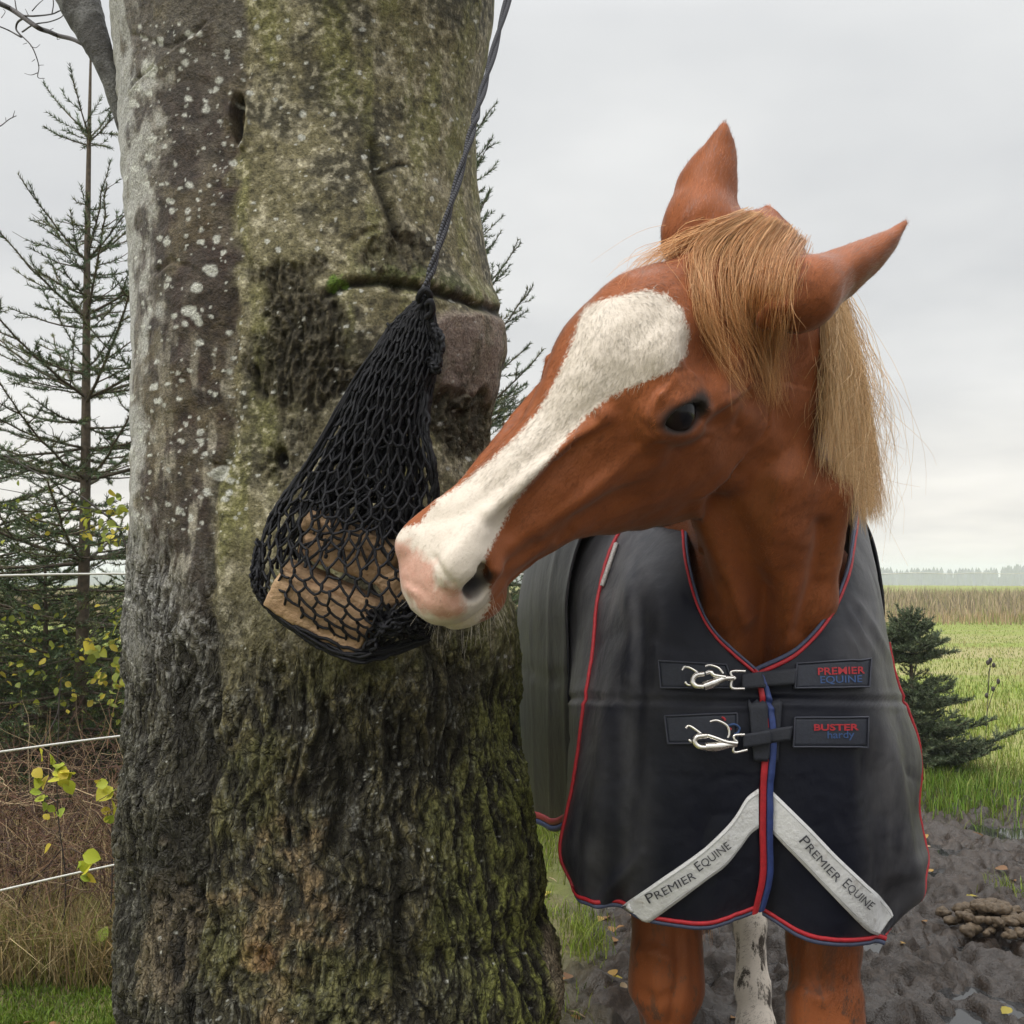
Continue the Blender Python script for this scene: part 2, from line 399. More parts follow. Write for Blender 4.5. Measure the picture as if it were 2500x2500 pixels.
for x_, y_, z_ in ((.258, 1.838, .52), (.498, 1.748, .48)):
    for s in (-1, 1): cone((x_+s*.022, y_-.018, z_+.045), (x_+s*.020, y_-.020, z_-.03), .030, .026, .02)
    cone((x_, y_+.05, z_+.02), (x_, y_+.035, z_-.05), .022, .012, .02)
    for s in (-1, 1): cone((x_+s*.055, y_-.01, z_-.06), (x_+s*.05, y_-.01, z_-.18), .010, .010, .03, True)
def surface_nets(F, ax):
    ins = F < 0
    c = np.zeros(tuple(n-1 for n in F.shape), np.uint8)
    for dx in (0, 1):
        for dy in (0, 1):
            for dz in (0, 1):
                c += ins[dx:F.shape[0]-1+dx, dy:F.shape[1]-1+dy, dz:F.shape[2]-1+dz]
    act = (c > 0) & (c < 8); I = np.argwhere(act); vid = np.full(act.shape, -1, np.int32); vid[act] = np.arange(len(I))
    acc = np.zeros((len(I), 3), np.float32); cnt = np.zeros(len(I), np.float32)
    cor = [np.array([dx, dy, dz]) for dx in (0, 1) for dy in (0, 1) for dz in (0, 1)]
    val = [F[tuple((I+q).T)] for q in cor]
    for a in range(8):
        for b in range(a+1, 8):
            if np.abs(cor[a]-cor[b]).sum() != 1: continue
            x = (val[a] < 0) != (val[b] < 0)
            t = val[a][x]/(val[a][x]-val[b][x])
            acc[x] += cor[a]+(cor[b]-cor[a])*t[:, None]; cnt[x] += 1
    G = I+acc/cnt[:, None]
    V = np.stack([np.interp(G[:, i], np.arange(len(ax[i])), ax[i]) for i in range(3)], 1)
    Q = []
    for d in range(3):
        s0 = [slice(None)]*3; s1 = [slice(None)]*3; s0[d] = slice(0, -1); s1[d] = slice(1, None)
        x = ins[tuple(s0)] != ins[tuple(s1)]; E = np.argwhere(x); o1, o2 = [k for k in range(3) if k != d]
        ok = (E[:, o1] > 0) & (E[:, o2] > 0) & (E[:, o1] < F.shape[o1]-1) & (E[:, o2] < F.shape[o2]-1); E = E[ok]
        f = ins[tuple(E.T)]
        def cid(a, b):
            q = E.copy(); q[:, o1] -= a; q[:, o2] -= b; return vid[tuple(q.T)]
        q = np.stack([cid(1, 1), cid(0, 1), cid(0, 0), cid(1, 0)], 1)
        flip = f if d != 1 else ~f
        q[~flip] = q[~flip][:, ::-1]; Q.append(q)
    return V, np.vstack(Q)
HV, HF = surface_nets(Fd, (xs, ys, zs))
# keep the largest piece only
del Fd
print('horse surface', len(HV), len(HF), round(time.time()-T0, 1))
# ------------------------------------------------------------------ colouring of the coat, worked out once on the animal itself
def vnormals(V, F):
    n = np.cross(V[F[:, 2]]-V[F[:, 0]], V[F[:, 3]]-V[F[:, 1]]); N_ = np.zeros_like(V)
    for k in range(4): np.add.at(N_, F[:, k], n)
    return unit(N_)
zc0 = lambda l: [(900+.6988*x, 250+.6988*y) for x, y in l]
HN = vnormals(HV, HF)
hq = sstep(1.75, 1.55, HV[:, 1])*sstep(.95, 1.1, HV[:, 2])
HV = HV+HN*(hq*(.0022*fbm(HV, 15, 3, 401)+.0010*fbm(np.stack([(w2h(HV))[:, 0]*14, (w2h(HV))[:, 1]*45, (w2h(HV))[:, 2]*45], 1), 1, 2, 402)))[:, None]
hpx = pix(HV); hq2 = w2h(HV)
def fline(P_, w_, sel):
    d = np.full(len(HV), 1e9); q = hpx[sel]; dd_ = np.full(len(q), 1e9); P_ = np.asarray(P_, float)
    for a, b in zip(P_[:-1], P_[1:]):
        e = b-a; t = np.clip((q-a)@e/(e@e), 0, 1); dd_ = np.minimum(dd_, np.linalg.norm(q-a-t[:, None]*e, axis=1))
    d[sel] = dd_; return np.exp(-(d/w_)**2)
facing = (HN*unit(-HV+np.array([0, 0, CAMH]))).sum(1) > .1
nsel = np.where(facing & (HV[:, 1] > 1.47) & (HV[:, 1] < 1.95) & (HV[:, 2] > .9) & (HV[:, 2] < 1.45))[0]
fsel = np.where(facing & (hq2[:, 0] > .05) & (HV[:, 1] < 1.47))[0]
dsp = np.zeros(len(HV))
for P_, w_, a_ in (([(1858, 1450), (1862, 1520), (1856, 1660)], 40, -.036), ([(1715, 1255), (1772, 1380), (1828, 1520)], 24, .012), ([(1785, 1240), (1835, 1400)], 34, -.010), ([(1962, 1330), (1932, 1460), (1908, 1590)], 40, .008),
                   ([(1905, 1180), (1885, 1340), (1870, 1420)], 40, .008), ([(2008, 1290), (1985, 1420), (1950, 1540)], 24, -.009), ([(1700, 1350), (1740, 1480)], 20, -.008), ([(1850, 930), (1812, 1040), (1780, 1140), (1735, 1240)], 24, -.014), ([(1930, 1000), (1915, 1150)], 60, .008)):
    dsp += a_*fline(P_, w_, nsel)
for P_, w_, a_ in ((zc0([(1010, 1165), (880, 1270), (740, 1390), (600, 1500)]), 20, .0045), (zc0([(780, 1110), (700, 1220), (590, 1360), (500, 1500)]), 22, -.0045), (zc0([(960, 1255), (850, 1370), (740, 1450)]), 26, -.0040), (zc0([(640, 1540), (540, 1600), (450, 1640)]), 14, .0028), (zc0([(700, 1500), (600, 1590), (500, 1680)]), 14, -.0028),
                   (zc0([(1180, 1190), (1230, 1300), (1190, 1420)]), 34, .0040), (zc0([(1290, 1130), (1330, 1040)]), 14, -.004), (zc0([(1180, 1080), (1290, 1030), (1340, 960)]), 13, .0045), (zc0([(1190, 1130), (1330, 1010)]), 10, -.004), (zc0([(960, 1120), (1000, 1190), (1090, 1215), (1180, 1170)]), 12, -.0030), (zc0([(230, 1590), (255, 1640), (290, 1680)]), 8, -.003), (zc0([(190, 1470), (330, 1440), (420, 1480)]), 20, -.003)):
    dsp += a_*fline(P_, w_, fsel)
lsel = np.where(facing & (HV[:, 1] < 2.0) & (HV[:, 2] < .80))[0]
for P_, w_, a_ in (([(1652, 2280), (1660, 2380), (1636, 2500)], 13, -.007), ([(1560, 2330), (1600, 2320), (1640, 2345)], 12, .006), ([(1565, 2420), (1605, 2440), (1645, 2425)], 12, -.005), ([(1605, 2345), (1605, 2410)], 26, .006), ([(1690, 2290), (1696, 2420)], 10, -.004),
                   ([(1940, 2290), (1935, 2420)], 14, -.005), ([(1990, 2300), (2000, 2420)], 12, -.004), ([(1900, 2430), (1955, 2415), (2010, 2440)], 12, .006), ([(1955, 2450), (1958, 2520)], 28, .007), ([(1900, 2480), (1905, 2560)], 12, -.005)):
    dsp += a_*fline(P_, w_, lsel)
HV = HV+HN*dsp[:, None]
HN = vnormals(HV, HF)
body_bvh = BVHTree.FromPolygons(HV.tolist(), HF.tolist())
EYEC = np.array([0, 0, CAMH])
def cast(bvh, px, py):
    d = unit(np.array([(px-CX)/FPX, 1.0, -(py-HY)/FPX]))
    p, n, i, t = bvh.ray_cast(Vector(EYEC), Vector(d))
    if p is None: return None, None
    p = np.array(p); n = np.array(n)
    return p, (n if n@d < 0 else -n)
def zc(l): return [(900+.6988*x, 250+.6988*y) for x, y in l]
BLAZE = zc([(765, 705), (840, 682), (960, 655), (1040, 668), (1095, 718), (1122, 800), (1112, 880), (1072, 930), (980, 970), (900, 1000), (835, 1035), (760, 1100), (705, 1155), (640, 1245), (560, 1335), (505, 1405), (470, 1475), (432, 1545), (408, 1600), (398, 1650), (425, 1690), (425, 1760), (380, 1830), (300, 1900), (100, 1900), (0, 1700), (60, 1500), (180, 1470), (240, 1385), (300, 1350), (430, 1245), (520, 1160), (590, 1080), (645, 985), (690, 890), (722, 800), (742, 740)])
PINK = zc([(60, 1540), (140, 1530), (175, 1590), (225, 1600), (235, 1700), (290, 1680), (340, 1730), (330, 1800), (250, 1800), (180, 1770), (130, 1720), (80, 1640)])
def coat_masks(P, Nn):
    q = w2h(P); px = pix(P); L, D, W = q.T
    face = (L > .02) & (L < .66) & (np.abs(W) < .12) & (D > -.22) & (D < .12) & (P[:, 1] < 1.6)
    front = ((Nn*unit(EYEC-P)).sum(1) > -.25)
    bl = np.full(len(P), 1.0); pk = np.full(len(P), 1.0)
    ix = np.where(face & front)[0]
    bl[ix] = polydist(px[ix], BLAZE)/1000; pk[ix] = polydist(px[ix], PINK)/1000
    mz = face & ~front & (L > .46); bl[mz] = -.03
    e = EYE; Lr = (L-e[0])*.93+(D-e[1])*.37; Dr = -(L-e[0])*.37+(D-e[1])*.93; de = np.sqrt((Lr/.041)**2+((Dr-.002-.006*sstep(.0, .03, -Lr))/.0225)**2+((np.abs(W)-e[2]-.016)/.028)**2)
    dark = 1-sstep(.8, 1.25, de)
    no = np.sqrt(((L-.527)/.028)**2+((D+.079)/.021)**2+((np.abs(W)-.05)/.024)**2)
    nos = 1-sstep(.55, 1.0, no)
    hw = ((P[:, 1] > 2.5) & (P[:, 0] > .45) & (P[:, 2] < .62))
    bl = np.where(hw, -.03, bl)
    return bl, pk, dark, nos
bl, pk, dark, nos = coat_masks(HV, HN)

m = N('horse_skin')
v = m.coords()
n1 = m.noise(v, 9, 5); n2 = m.noise(v, 260, 3, .6)
chest = m.mix(m.ramp(n1, [(.3, 0), (.7, 1)]), (.215, .060, .017), (.285, .085, .025))
b_ = m.math('ADD', m.attr('blaze'), m.math('MULTIPLY', m.math('SUBTRACT', n2, .5), .03))
fb = m.ramp(m.math('ADD', m.math('MULTIPLY', b_, 30.0), .5), [(.35, 1), (.6, 0)])
fp = m.ramp(m.math('ADD', m.math('MULTIPLY', m.math('ADD', m.attr('pink'), m.math('MULTIPLY', m.math('SUBTRACT', m.noise(v, 60, 4), .5), .05)), 25.0), .5), [(.25, 1), (.8, 0)])
white = m.mix(fp, m.mix(n1, (.56, .49, .41), (.64, .57, .49)), m.mix(m.noise(v, 120, 3), (.46, .23, .17), (.60, .38, .30)))
c = m.mix(fb, chest, white)
sz = m.n('SeparateXYZ'); gp = m.n('NewGeometry'); m.l(gp.outputs['Position'], sz.inputs[0])
lowz = m.ramp(sz.outputs[2], [(.35, 1), (.80, 0)])
spl = m.ramp(m.noise(m.coords((1, 1, .35)), 38, 5, .7), [(.53, 0), (.61, 1)])
c = m.mix(m.math('MULTIPLY', lowz, spl), c, (.055, .042, .032))
c = m.mix(m.attr('dark'), c, (.022, .014, .012)); c = m.mix(m.attr('nostril'), c, (.016, .013, .014))
m.set(Base_Color=c, Roughness=.6, Normal=m.bump(n2, .25, .002)); m.set(**{'Specular IOR Level': .25, 'Sheen Weight': .15, 'Sheen Roughness': .4})
skin = m.m

horse = empty('horse', (BX, 2.3, 0))
tag(horse, 'chestnut horse with a broad white blaze, head lowered beside the tree trunk', 'horse')
body = mesh_obj('body', HV, HF, skin, horse, attrs={'blaze': bl, 'pink': pk, 'dark': dark, 'nostril': nos})

# eyes
def eyeball(sgn):
    c = h2w(EYE[0], EYE[1], sgn*EYE[2]); ax = unit(h2w(EYE[0]-.02, EYE[1]+.01, sgn*(EYE[2]+.1))-c)
    bm = bmesh.new(); bmesh.ops.create_uvsphere(bm, u_segments=32, v_segments=20, radius=ER*HS)
    me = bpy.data.meshes.new('eye'); bm.to_mesh(me); bm.free()
    o = bpy.data.objects.new('eye', me); col.objects.link(o)
    for p in me.polygons: p.use_smooth = True
    o.parent = horse; o.matrix_parent_inverse = Matrix.Translation(-horse.location)
    o.matrix_basis = Matrix.Translation(c) @ Vector(ax).to_track_quat('Z', 'Y').to_matrix().to_4x4()
    return o
me_ = N('eye_wet'); tz = me_.n('TexCoord'); sx = me_.n('SeparateXYZ'); me_.l(tz.outputs['Object'], sx.inputs[0])
iris = me_.ramp(me_.math('DIVIDE', sx.outputs[2], ER*HS), [(.0, (.03, .02, .016)), (.42, (.02, .012, .008)), (.5, (.016, .009, .007)), (.80, (.014, .008, .007)), (.86, (.006, .006, .009))])
me_.set(Base_Color=iris, Roughness=.07, **{'Specular IOR Level': .22})
for s in (1, -1): eyeball(s).data.materials.append(me_.m)

# short hair of the coat: slivers lying in the run of the hair
def coat_hair(n):
    tri = HV[HF]; ctr = tri.mean(1)
    a = np.linalg.norm(np.cross(tri[:, 2]-tri[:, 0], tri[:, 3]-tri[:, 1]), axis=1)/2
    ws = 1.0
    wgt = a*np.where((ctr[:, 2] > 1.0) & (ctr[:, 1] < 1.85), 1, np.where((ctr[:, 2] < .74) & (ctr[:, 1] < 2.1), .9, np.where((ctr[:, 2] < .62), .25, 0)))
    fn = unit(np.cross(tri[:, 2]-tri[:, 0], tri[:, 3]-tri[:, 1])); sg = np.sign((fn*HN[HF[:, 0]]).sum(1))
    f = rng.choice(len(HF), n, p=wgt/wgt.sum())
    u, w_ = rng.random((2, n, 1))
    T = tri[f]; P = T[:, 0]*(1-u)*(1-w_)+T[:, 1]*u*(1-w_)+T[:, 2]*u*w_+T[:, 3]*(1-u)*w_
    nn = HN[HF[f]]; Nn = unit(nn[:, 0]*(1-u)*(1-w_)+nn[:, 1]*u*(1-w_)+nn[:, 2]*u*w_+nn[:, 3]*(1-u)*w_)
    q = w2h(P); L, D, W = q.T
    b, p, dk, ns = coat_masks(P, Nn)
    keep = (dk < .5) & (ns < .3); P, Nn, L, D, W, b, p = [x[keep] for x in (P, Nn, L, D, W, b, p)]; n = len(P)
    whl = np.array([.185, 0])
    hl = L-whl[0]; hw = W*1.3; r = np.hypot(hl, hw)+1e-6
    aw = np.clip(1-r/.13, 0, 1)
    fl = np.stack([hl/r*aw+(1-aw)*1.0-hw/r*.5*aw, np.zeros(n), hw/r*aw+hl/r*.5*aw+(1-aw)*.35*np.sign(W)*np.clip(np.abs(W)/.08, 0, 1)], 1)@HR.T
    head = (L > -.02)
    neckd = np.array([.05, .15, -1.0])
    T_ = np.where(head[:, None], fl, neckd)
    for (O, e1, e2, e3) in (EARN, EARF):
        t = (P-O)@e1; lat = np.abs((P-O)@e2); ea = (t > .01+.03*rng.random(n)) & (lat < .09) & (np.abs((P-O)@e3) < .06)
        T_[ea] = e1
    T_ = T_+rng.normal(0, .22, (n, 3)); T_ = unit(T_-Nn*(T_*Nn).sum(1, keepdims=True))
    ang = np.radians(rng.uniform(4, 17, (n, 1))); d = T_*np.cos(ang)+Nn*np.sin(ang)
    ln = rng.uniform(.006, .012, (n, 1))*np.where(b[:, None] < 0, 1.15, 1.0); ln = np.where((L > .45)[:, None], ln*.5, ln)
    s_ = unit(np.cross(Nn, T_)); wd = rng.uniform(.00022, .00042, (n, 1))
    P0 = P-Nn*.0006
    V = np.stack([P0+s_*wd, P0-s_*wd, P0+d*ln], 1).reshape(-1, 3)
    j = rng.normal(1, .30, (n, 1)).clip(.35, 1.9)
    fbm_ = fbm(P, 9, 3)[:, None]; qs = np.where(head[:, None], np.stack([L*16, D*95, W*95], 1), P*np.array([95, 95, 16])); stk = (noise(qs, 1, 451)+.7*noise(qs, 2.3, 452))[:, None]; j = (j*(1+.42*stk)).clip(.35, 1.9)
    ch = np.array([.275, .080, .023])*(1+.25*fbm_)*j*np.where(L > .47, 1.05, 1)[:, None]
    wh = np.array([.62, .555, .475])*np.clip(j, .8, 1.2)
    pkc = np.array([.55, .34, .27])*np.clip(j, .85, 1.15)
    wh = np.where((p < rng.normal(0, .012, n))[:, None], pkc, wh)
    splash = (P[:, 2] < .78) & (fbm(P*np.array([1, 1, .4]), 30, 3, 441) > .30-.25*sstep(.7, .3, P[:, 2]))
    c = np.where((b < rng.normal(0, .005, n))[:, None], wh, ch)
    c = np.where(splash[:, None], np.array([.075, .056, .042])*np.clip(j, .6, 1.4), c)
    C = np.repeat(np.clip(c, .005, .9), 3, 0)
    return V, np.arange(3*n).reshape(-1, 3), C, np.repeat(unit(Nn+.25*d), 3, 0)
mh = N('coat_hair'); mh.set(Base_Color=mh.attr('col', 'Color'), Roughness=.36, **{'Specular IOR Level': .5, 'Sheen Weight': .1})
cv, cf, cc, cn = coat_hair(NHAIR)
coat = mesh_obj('coat', cv, cf, mh.m, horse, colors={'col': cc})
coat.data.normals_split_custom_set_from_vertices(cn.tolist())

# long hair: strands between guide hairs
def strands(name, guides, n, seg, r, colf, jit, mat, parent, thin=.35, clump=.5, wav=.004, nclump=None, emin=.72, peaks=None):
    G = np.stack([crom(g, seg) for g in guides]); k = len(G)
    V = []; C = []
    t = np.linspace(0, 1, seg)[:, None]
    u = rng.random(n)*(k-1) if peaks is None else np.clip(rng.choice(peaks, n)+rng.normal(0, .22, n), 0, k-1.001); nc = nclump or max(8, n//22); cu = np.sort(rng.random(nc)*(k-1))
    ci = np.abs(cu[None]-u[:, None]).argmin(1); i = np.minimum(u.astype(int), k-2)
    F0 = []
    for a in range(n):
        f = u[a]-i[a]; f2 = np.clip(cu[ci[a]]-i[a], -.5, 1.5)
        ff = f+(f2-f)*clump*t**.8
        P = G[i[a]]*(1-ff)+G[i[a]+1]*ff
        ph = rng.random(3)*6.28
        P = P+rng.normal(0, jit, 3)*(.5+t)+wav*np.sin(t*rng.uniform(3, 8)+ph)*t
        e = int(seg*rng.uniform(emin, 1.0)) if rng.random() < .7 else seg
        e = max(e, 5); P = crom(P[:e], seg) if e < seg else P
        rr = r*rng.uniform(.7, 1.2)*np.interp(np.linspace(0, 1, seg), [0, .6, 1], [1, .9, thin])
        v, F = tube_geo(P, rr, 3)
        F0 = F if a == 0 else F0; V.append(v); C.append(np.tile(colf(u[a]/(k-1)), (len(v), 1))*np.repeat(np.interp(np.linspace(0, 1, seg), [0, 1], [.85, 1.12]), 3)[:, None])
    F = (F0[None]+(np.arange(n)*seg*3)[:, None, None]).reshape(-1, 4)
    return mesh_obj(name, np.vstack(V), F, mat, parent, colors={'col': np.vstack(C)})
mm = N('long_hair'); mm.set(Base_Color=mm.attr('col', 'Color'), Roughness=.42, **{'Specular IOR Level': .45})
def guide(zpts, off0, off1, Ydef=1.44):
    out = []; Y = Ydef
    for k, (x, y) in enumerate(zc(zpts)):
        p, nn = cast(body_bvh, x, y)
        o = off0+(off1-off0)*k/(len(zpts)-1)
        if p is not None: Y = p[1]-o
        out.append(at(x, y, Y))
    return np.array(out)
fg = [guide(g, .007, .006) for g in (
    [(1310, 392), (1180, 445), (1060, 500), (940, 566), (835, 640)],
    [(1325, 392), (1200, 450), (1120, 505), (1080, 560), (1075, 640)],
    [(1335, 392), (1210, 455), (1145, 545), (1150, 640), (1170, 760), (1215, 855), (1292, 992)],
    [(1370, 398), (1265, 480), (1215, 600), (1230, 740), (1265, 860), (1290, 970)],
    [(1420, 412), (1340, 515), (1300, 640), (1320, 760), (1365, 880), (1405, 1040)],
    [(1470, 435), (1415, 535), (1390, 660), (1385, 800), (1395, 920), (1408, 1050)],
    [(1520, 475), (1470, 565), (1450, 660), (1438, 780), (1420, 900), (1412, 990)],
    [(1545, 505), (1530, 560), (1505, 640), (1490, 730), (1470, 830), (1455, 900)])]
def fcol(u):
    a = np.array([.50, .21, .070]); b = np.array([.74, .43, .20])
    return (a+(b-a)*rng.random())*rng.uniform(.75, 1.15)
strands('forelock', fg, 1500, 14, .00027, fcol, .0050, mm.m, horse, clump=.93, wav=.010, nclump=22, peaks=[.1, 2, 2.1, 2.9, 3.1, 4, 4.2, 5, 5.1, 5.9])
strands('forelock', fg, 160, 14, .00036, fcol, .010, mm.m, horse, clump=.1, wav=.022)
crest = [(1.50, 0), (1.56, 1), (1.60, 2), (1.64, 3), (1.66, 4)]
mg = []
for g, Y0, Y1 in (([(1585, 640), (1592, 780), (1605, 930), (1606, 1060), (1596, 1240)], 1.52, 1.50),
               ([(1610, 620), (1630, 780), (1650, 960), (1655, 1130), (1660, 1330)], 1.55, 1.54),
               ([(1625, 620), (1655, 760), (1690, 950), (1705, 1150), (1715, 1465)], 1.60, 1.58),
               ([(1635, 640), (1662, 780), (1705, 1000), (1730, 1210), (1755, 1440)], 1.63, 1.62),
               ([(1630, 640), (1664, 790), (1722, 1040), (1755, 1240), (1785, 1440)], 1.66, 1.66)):
    mg.append(np.array([at(x, y, Y0+(Y1-Y0)*k/4) for k, (x, y) in enumerate(zc(g))]))
def mcol(u):
    a = np.array([.60, .35, .145]); b = np.array([.84, .60, .34])
    return (a+(b-a)*rng.random())*rng.uniform(.75, 1.1)
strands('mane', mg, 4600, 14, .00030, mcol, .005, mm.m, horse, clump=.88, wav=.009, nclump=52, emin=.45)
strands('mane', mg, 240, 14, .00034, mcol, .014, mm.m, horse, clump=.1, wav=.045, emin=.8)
# feelers on lips and chin
mb = MB()
for k in range(60):
    L, D, W = rng.uniform(.49, .57), rng.uniform(-.15, -.09), rng.choice([-1, 1])*rng.uniform(.0, .04)
    lo, no, fi, di = body_bvh.find_nearest(Vector(h2w(L, D-.02, W*1.2))); p = np.array(lo); d = unit(p-h2w(.5, -.09, 0)+rng.normal(0, .02, 3)); l = rng.uniform(.015, .04)
    mb.tube(np.array([p, p+d*l*.5, p+d*l+np.array([0, 0, -.004])]), [.0002, .00016, .0001], 3, caps=False)
mb.build('muzzle_hair', simple('muzzle_hair', (.55, .5, .42), .5), horse)

tg = [np.array([(x0, 3.42, 1.16), (x0+.02, 3.50, 1.02), (x0+.05, 3.46, .75), (x1, 3.36, .45), (x1+.01, 3.33, .12)]) for x0, x1 in ((.46, .52), (.47, .55), (.48, .575))]
def tcol(u): return np.array([.30, .12, .045])*rng.uniform(.7, 1.2) if rng.random() > .35*u+.1 else np.array([.62, .42, .22])*rng.uniform(.8, 1.1)
strands('tail', tg, 900, 12, .0008, tcol, .014, mm.m, horse, clump=.5, wav=.03)
# ------------------------------------------------------------------ the rug
def grid_surface(T, m, n):
    """T rows x cols x (px, py, Y): a smooth surface through them, m x n samples"""
    A = np.array([[at(*p) for p in r] for r in T])
    R = np.stack([crom(A[i], n) for i in range(len(A))]); return np.stack([crom(R[:, j], m) for j in range(n)], 1)
def grid_faces(m, n, flip=False):
    i = np.arange(m-1)[:, None]*n; j = np.arange(n-1)[None]
    F = np.stack([i+j, i+j+1, i+n+j+1, i+n+j], -1).reshape(-1, 4)
    return F[:, ::-1] if flip else F
cA = [[(1852, 1638, 1.585), (1735, 1525, 1.597), (1690, 1400, 1.645), (1678, 1270, 1.74), (1690, 1080, 1.98)],
      [(1868, 1700, 1.575), (1745, 1640, 1.580), (1630, 1530, 1.610), (1555, 1430, 1.69), (1500, 1330, 1.86)],
      [(1878, 1800, 1.568), (1750, 1780, 1.562), (1615, 1735, 1.580), (1520, 1690, 1.64), (1440, 1670, 1.77)],
      [(1872, 1900, 1.570), (1745, 1890, 1.558), (1605, 1865, 1.572), (1500, 1850, 1.63), (1413, 1845, 1.76)],
      [(1868, 2020, 1.580), (1738, 2015, 1.565), (1590, 1995, 1.575), (1482, 1980, 1.63), (1386, 1985, 1.76)],
      [(1868, 2130, 1.595), (1732, 2140, 1.580), (1582, 2125, 1.588), (1476, 2095, 1.64), (1370, 2085, 1.755)],
      [(1848, 2222, 1.612), (1720, 2268, 1.602), (1585, 2252, 1.615), (1500, 2215, 1.655), (1408, 2175, 1.735)]]
cB = [[(1838, 1634, 1.600), (1955, 1572, 1.600), (2040, 1460, 1.640), (2078, 1320, 1.73), (2085, 1130, 1.98)],
      [(1846, 1700, 1.590), (1960, 1665, 1.583), (2072, 1590, 1.610), (2128, 1480, 1.69), (2138, 1370, 1.84)],
      [(1856, 1800, 1.582), (1965, 1785, 1.570), (2085, 1745, 1.590), (2160, 1680, 1.66), (2185, 1640, 1.80)],
      [(1852, 1900, 1.584), (1972, 1890, 1.568), (2098, 1870, 1.588), (2190, 1840, 1.66), (2246, 1838, 1.79)],
      [(1848, 2020, 1.592), (1978, 2015, 1.575), (2100, 1995, 1.592), (2188, 1975, 1.65), (2240, 1970, 1.78)],
      [(1850, 2130, 1.606), (1982, 2145, 1.590), (2105, 2140, 1.602), (2192, 2120, 1.65), (2254, 2105, 1.76)],
      [(1862, 2232, 1.622), (1965, 2296, 1.605), (2060, 2308, 1.620), (2135, 2302, 1.650), (2178, 2286, 1.69)]]
FY = [1.93, 2.0, 2.1, 2.25, 2.6, 3.0, 3.3, 3.52]
def flank_dims(y):
    hl = np.interp(y, [1.74, 1.9, 2.2, 2.6, 3.1, 3.5], [.262, .288, .345, .375, .37, .30]); hr = np.interp(y, [1.74, 1.9, 2.2, 2.6, 3.1, 3.5], [.225, .25, .30, .345, .355, .30])
    top = np.interp(y, [1.74, 1.85, 2.0, 2.25, 2.6, 3.0, 3.3, 3.52], [1.30, 1.40, 1.47, 1.495, 1.46, 1.46, 1.47, 1.40]); hem = np.interp(y, [1.74, 1.85, 2.1, 2.6, 3.5], [.85, .79, .71, .632, .66])
    return hl, hr, top, hem
FA, FXX, FZZ = [0, .14, .28, .42, .56, .75, 1], [0, .32, .66, .90, 1.0, 1.0, .965], [0, .03, .12, .24, .40, .62, 1.0]
def tuck(T, side):
    """carries a shoulder panel back until it lies just inside the body panel"""
    out = []
    for k, r in enumerate(T):
        p = at(*r[-1]); y = 2.03; hl, hr, top, hem = flank_dims(y); z = p[2]+(.03 if k == 0 else .01); f = (top-z)/(top-hem)
        x = BX+side*np.interp(np.clip(f, 0, 1), FZZ, FXX)*(hl if side < 0 else hr)-side*.010; q = np.array([x, y, z]); x_, y_ = pix(q); out.append(r+[(x_, y_, y)])
    return out
cA, cB = tuck(cA, -1), tuck(cB, 1)
MR, NR = 120, 126
JE = 100
def folds(P, side):
    """soft drape folds: long vertical ones, a slack belly at the hem corner, fine puckers at the seam"""
    px = pix(P.reshape(-1, 3)); x, y = px.T; q = P.reshape(-1, 3)
    f = .0065*noise(np.stack([q[:, 0]*9, q[:, 2]*2.2, q[:, 1]*2], 1), 1, 5)+.0022*noise(np.stack([q[:, 0]*26, q[:, 2]*8, q[:, 1]*6], 1), 1, 6)
    cr = 1-2*np.abs(noise(np.stack([q[:, 0]*7+q[:, 2]*4.5, q[:, 2]*5-q[:, 0]*2, q[:, 1]*3], 1), 1, 11)); cr2 = 1-2*np.abs(noise(np.stack([q[:, 0]*13-q[:, 2]*6, q[:, 2]*9+q[:, 0]*5, q[:, 1]*4], 1), 1, 12))
    crease = -.0026*np.clip(cr, 0, 1)**5*sstep(-.2, .4, noise(q, 6, 13))-.0012*np.clip(cr2, 0, 1)**5*sstep(-.1, .5, noise(q, 9, 14))-.0012*np.abs(noise(q, 40, 8))-.0006*np.clip(1-2*np.abs(noise(np.stack([q[:, 0]*16+q[:, 2]*7, q[:, 2]*11, q[:, 1]*9], 1), 1, 9)), 0, 1)
    crease = crease*np.where((x > 1590) & (x < 2130) & (y > 1590) & (y < 1890), .45, 1)
    if side < 0:
        f = f+.010*np.exp(-((x-1470-(y-1900)*-.12)/26)**2)*sstep(1500, 1800, y)-.008*np.exp(-((x-1545+(y-1700)*.06)/28)**2)*sstep(1400, 1600, y)
        f = f+.006*np.exp(-((x-1535)/15)**2)*sstep(1350, 1450, y)*(1-sstep(1650, 1800, y))
        f = f+.012*np.exp(-((x-1480-(2190-y)*.7)/22)**2)*sstep(2060, 2160, y)
    else:
        f = f+.012*np.exp(-((x-2165-(y-1800)*.18)/24)**2)*sstep(1720, 1850, y)-.010*np.exp(-((x-2120-(y-1800)*.12)/26)**2)*sstep(1760, 1900, y)
        for k in range(4): f = f+.0045*np.exp(-((x-y*.55-1180-k*34)/9)**2)*sstep(1440, 1490, y)*(1-sstep(1560, 1640, y))*sstep(2050, 2085, x)
        f = f+.004*np.exp(-((y-2130+(x-2200)*.55)/26)**2)*sstep(2130, 2200, x)
    sy = np.where(side < 0, 1706-(x-1440)*-.02, 1706+(x-1900)*.02)
    f = f-.0035*np.exp(-((y-sy)/7)**2)+.0014*np.exp(-((y-sy-13)/7)**2)+.0014*np.exp(-((y-sy+13)/7)**2)
    return f.reshape(P.shape[:2]), crease.reshape(P.shape[:2])
def gnorm(P):
    a = np.gradient(P, axis=0); b = np.gradient(P, axis=1); return unit(np.cross(b, a))
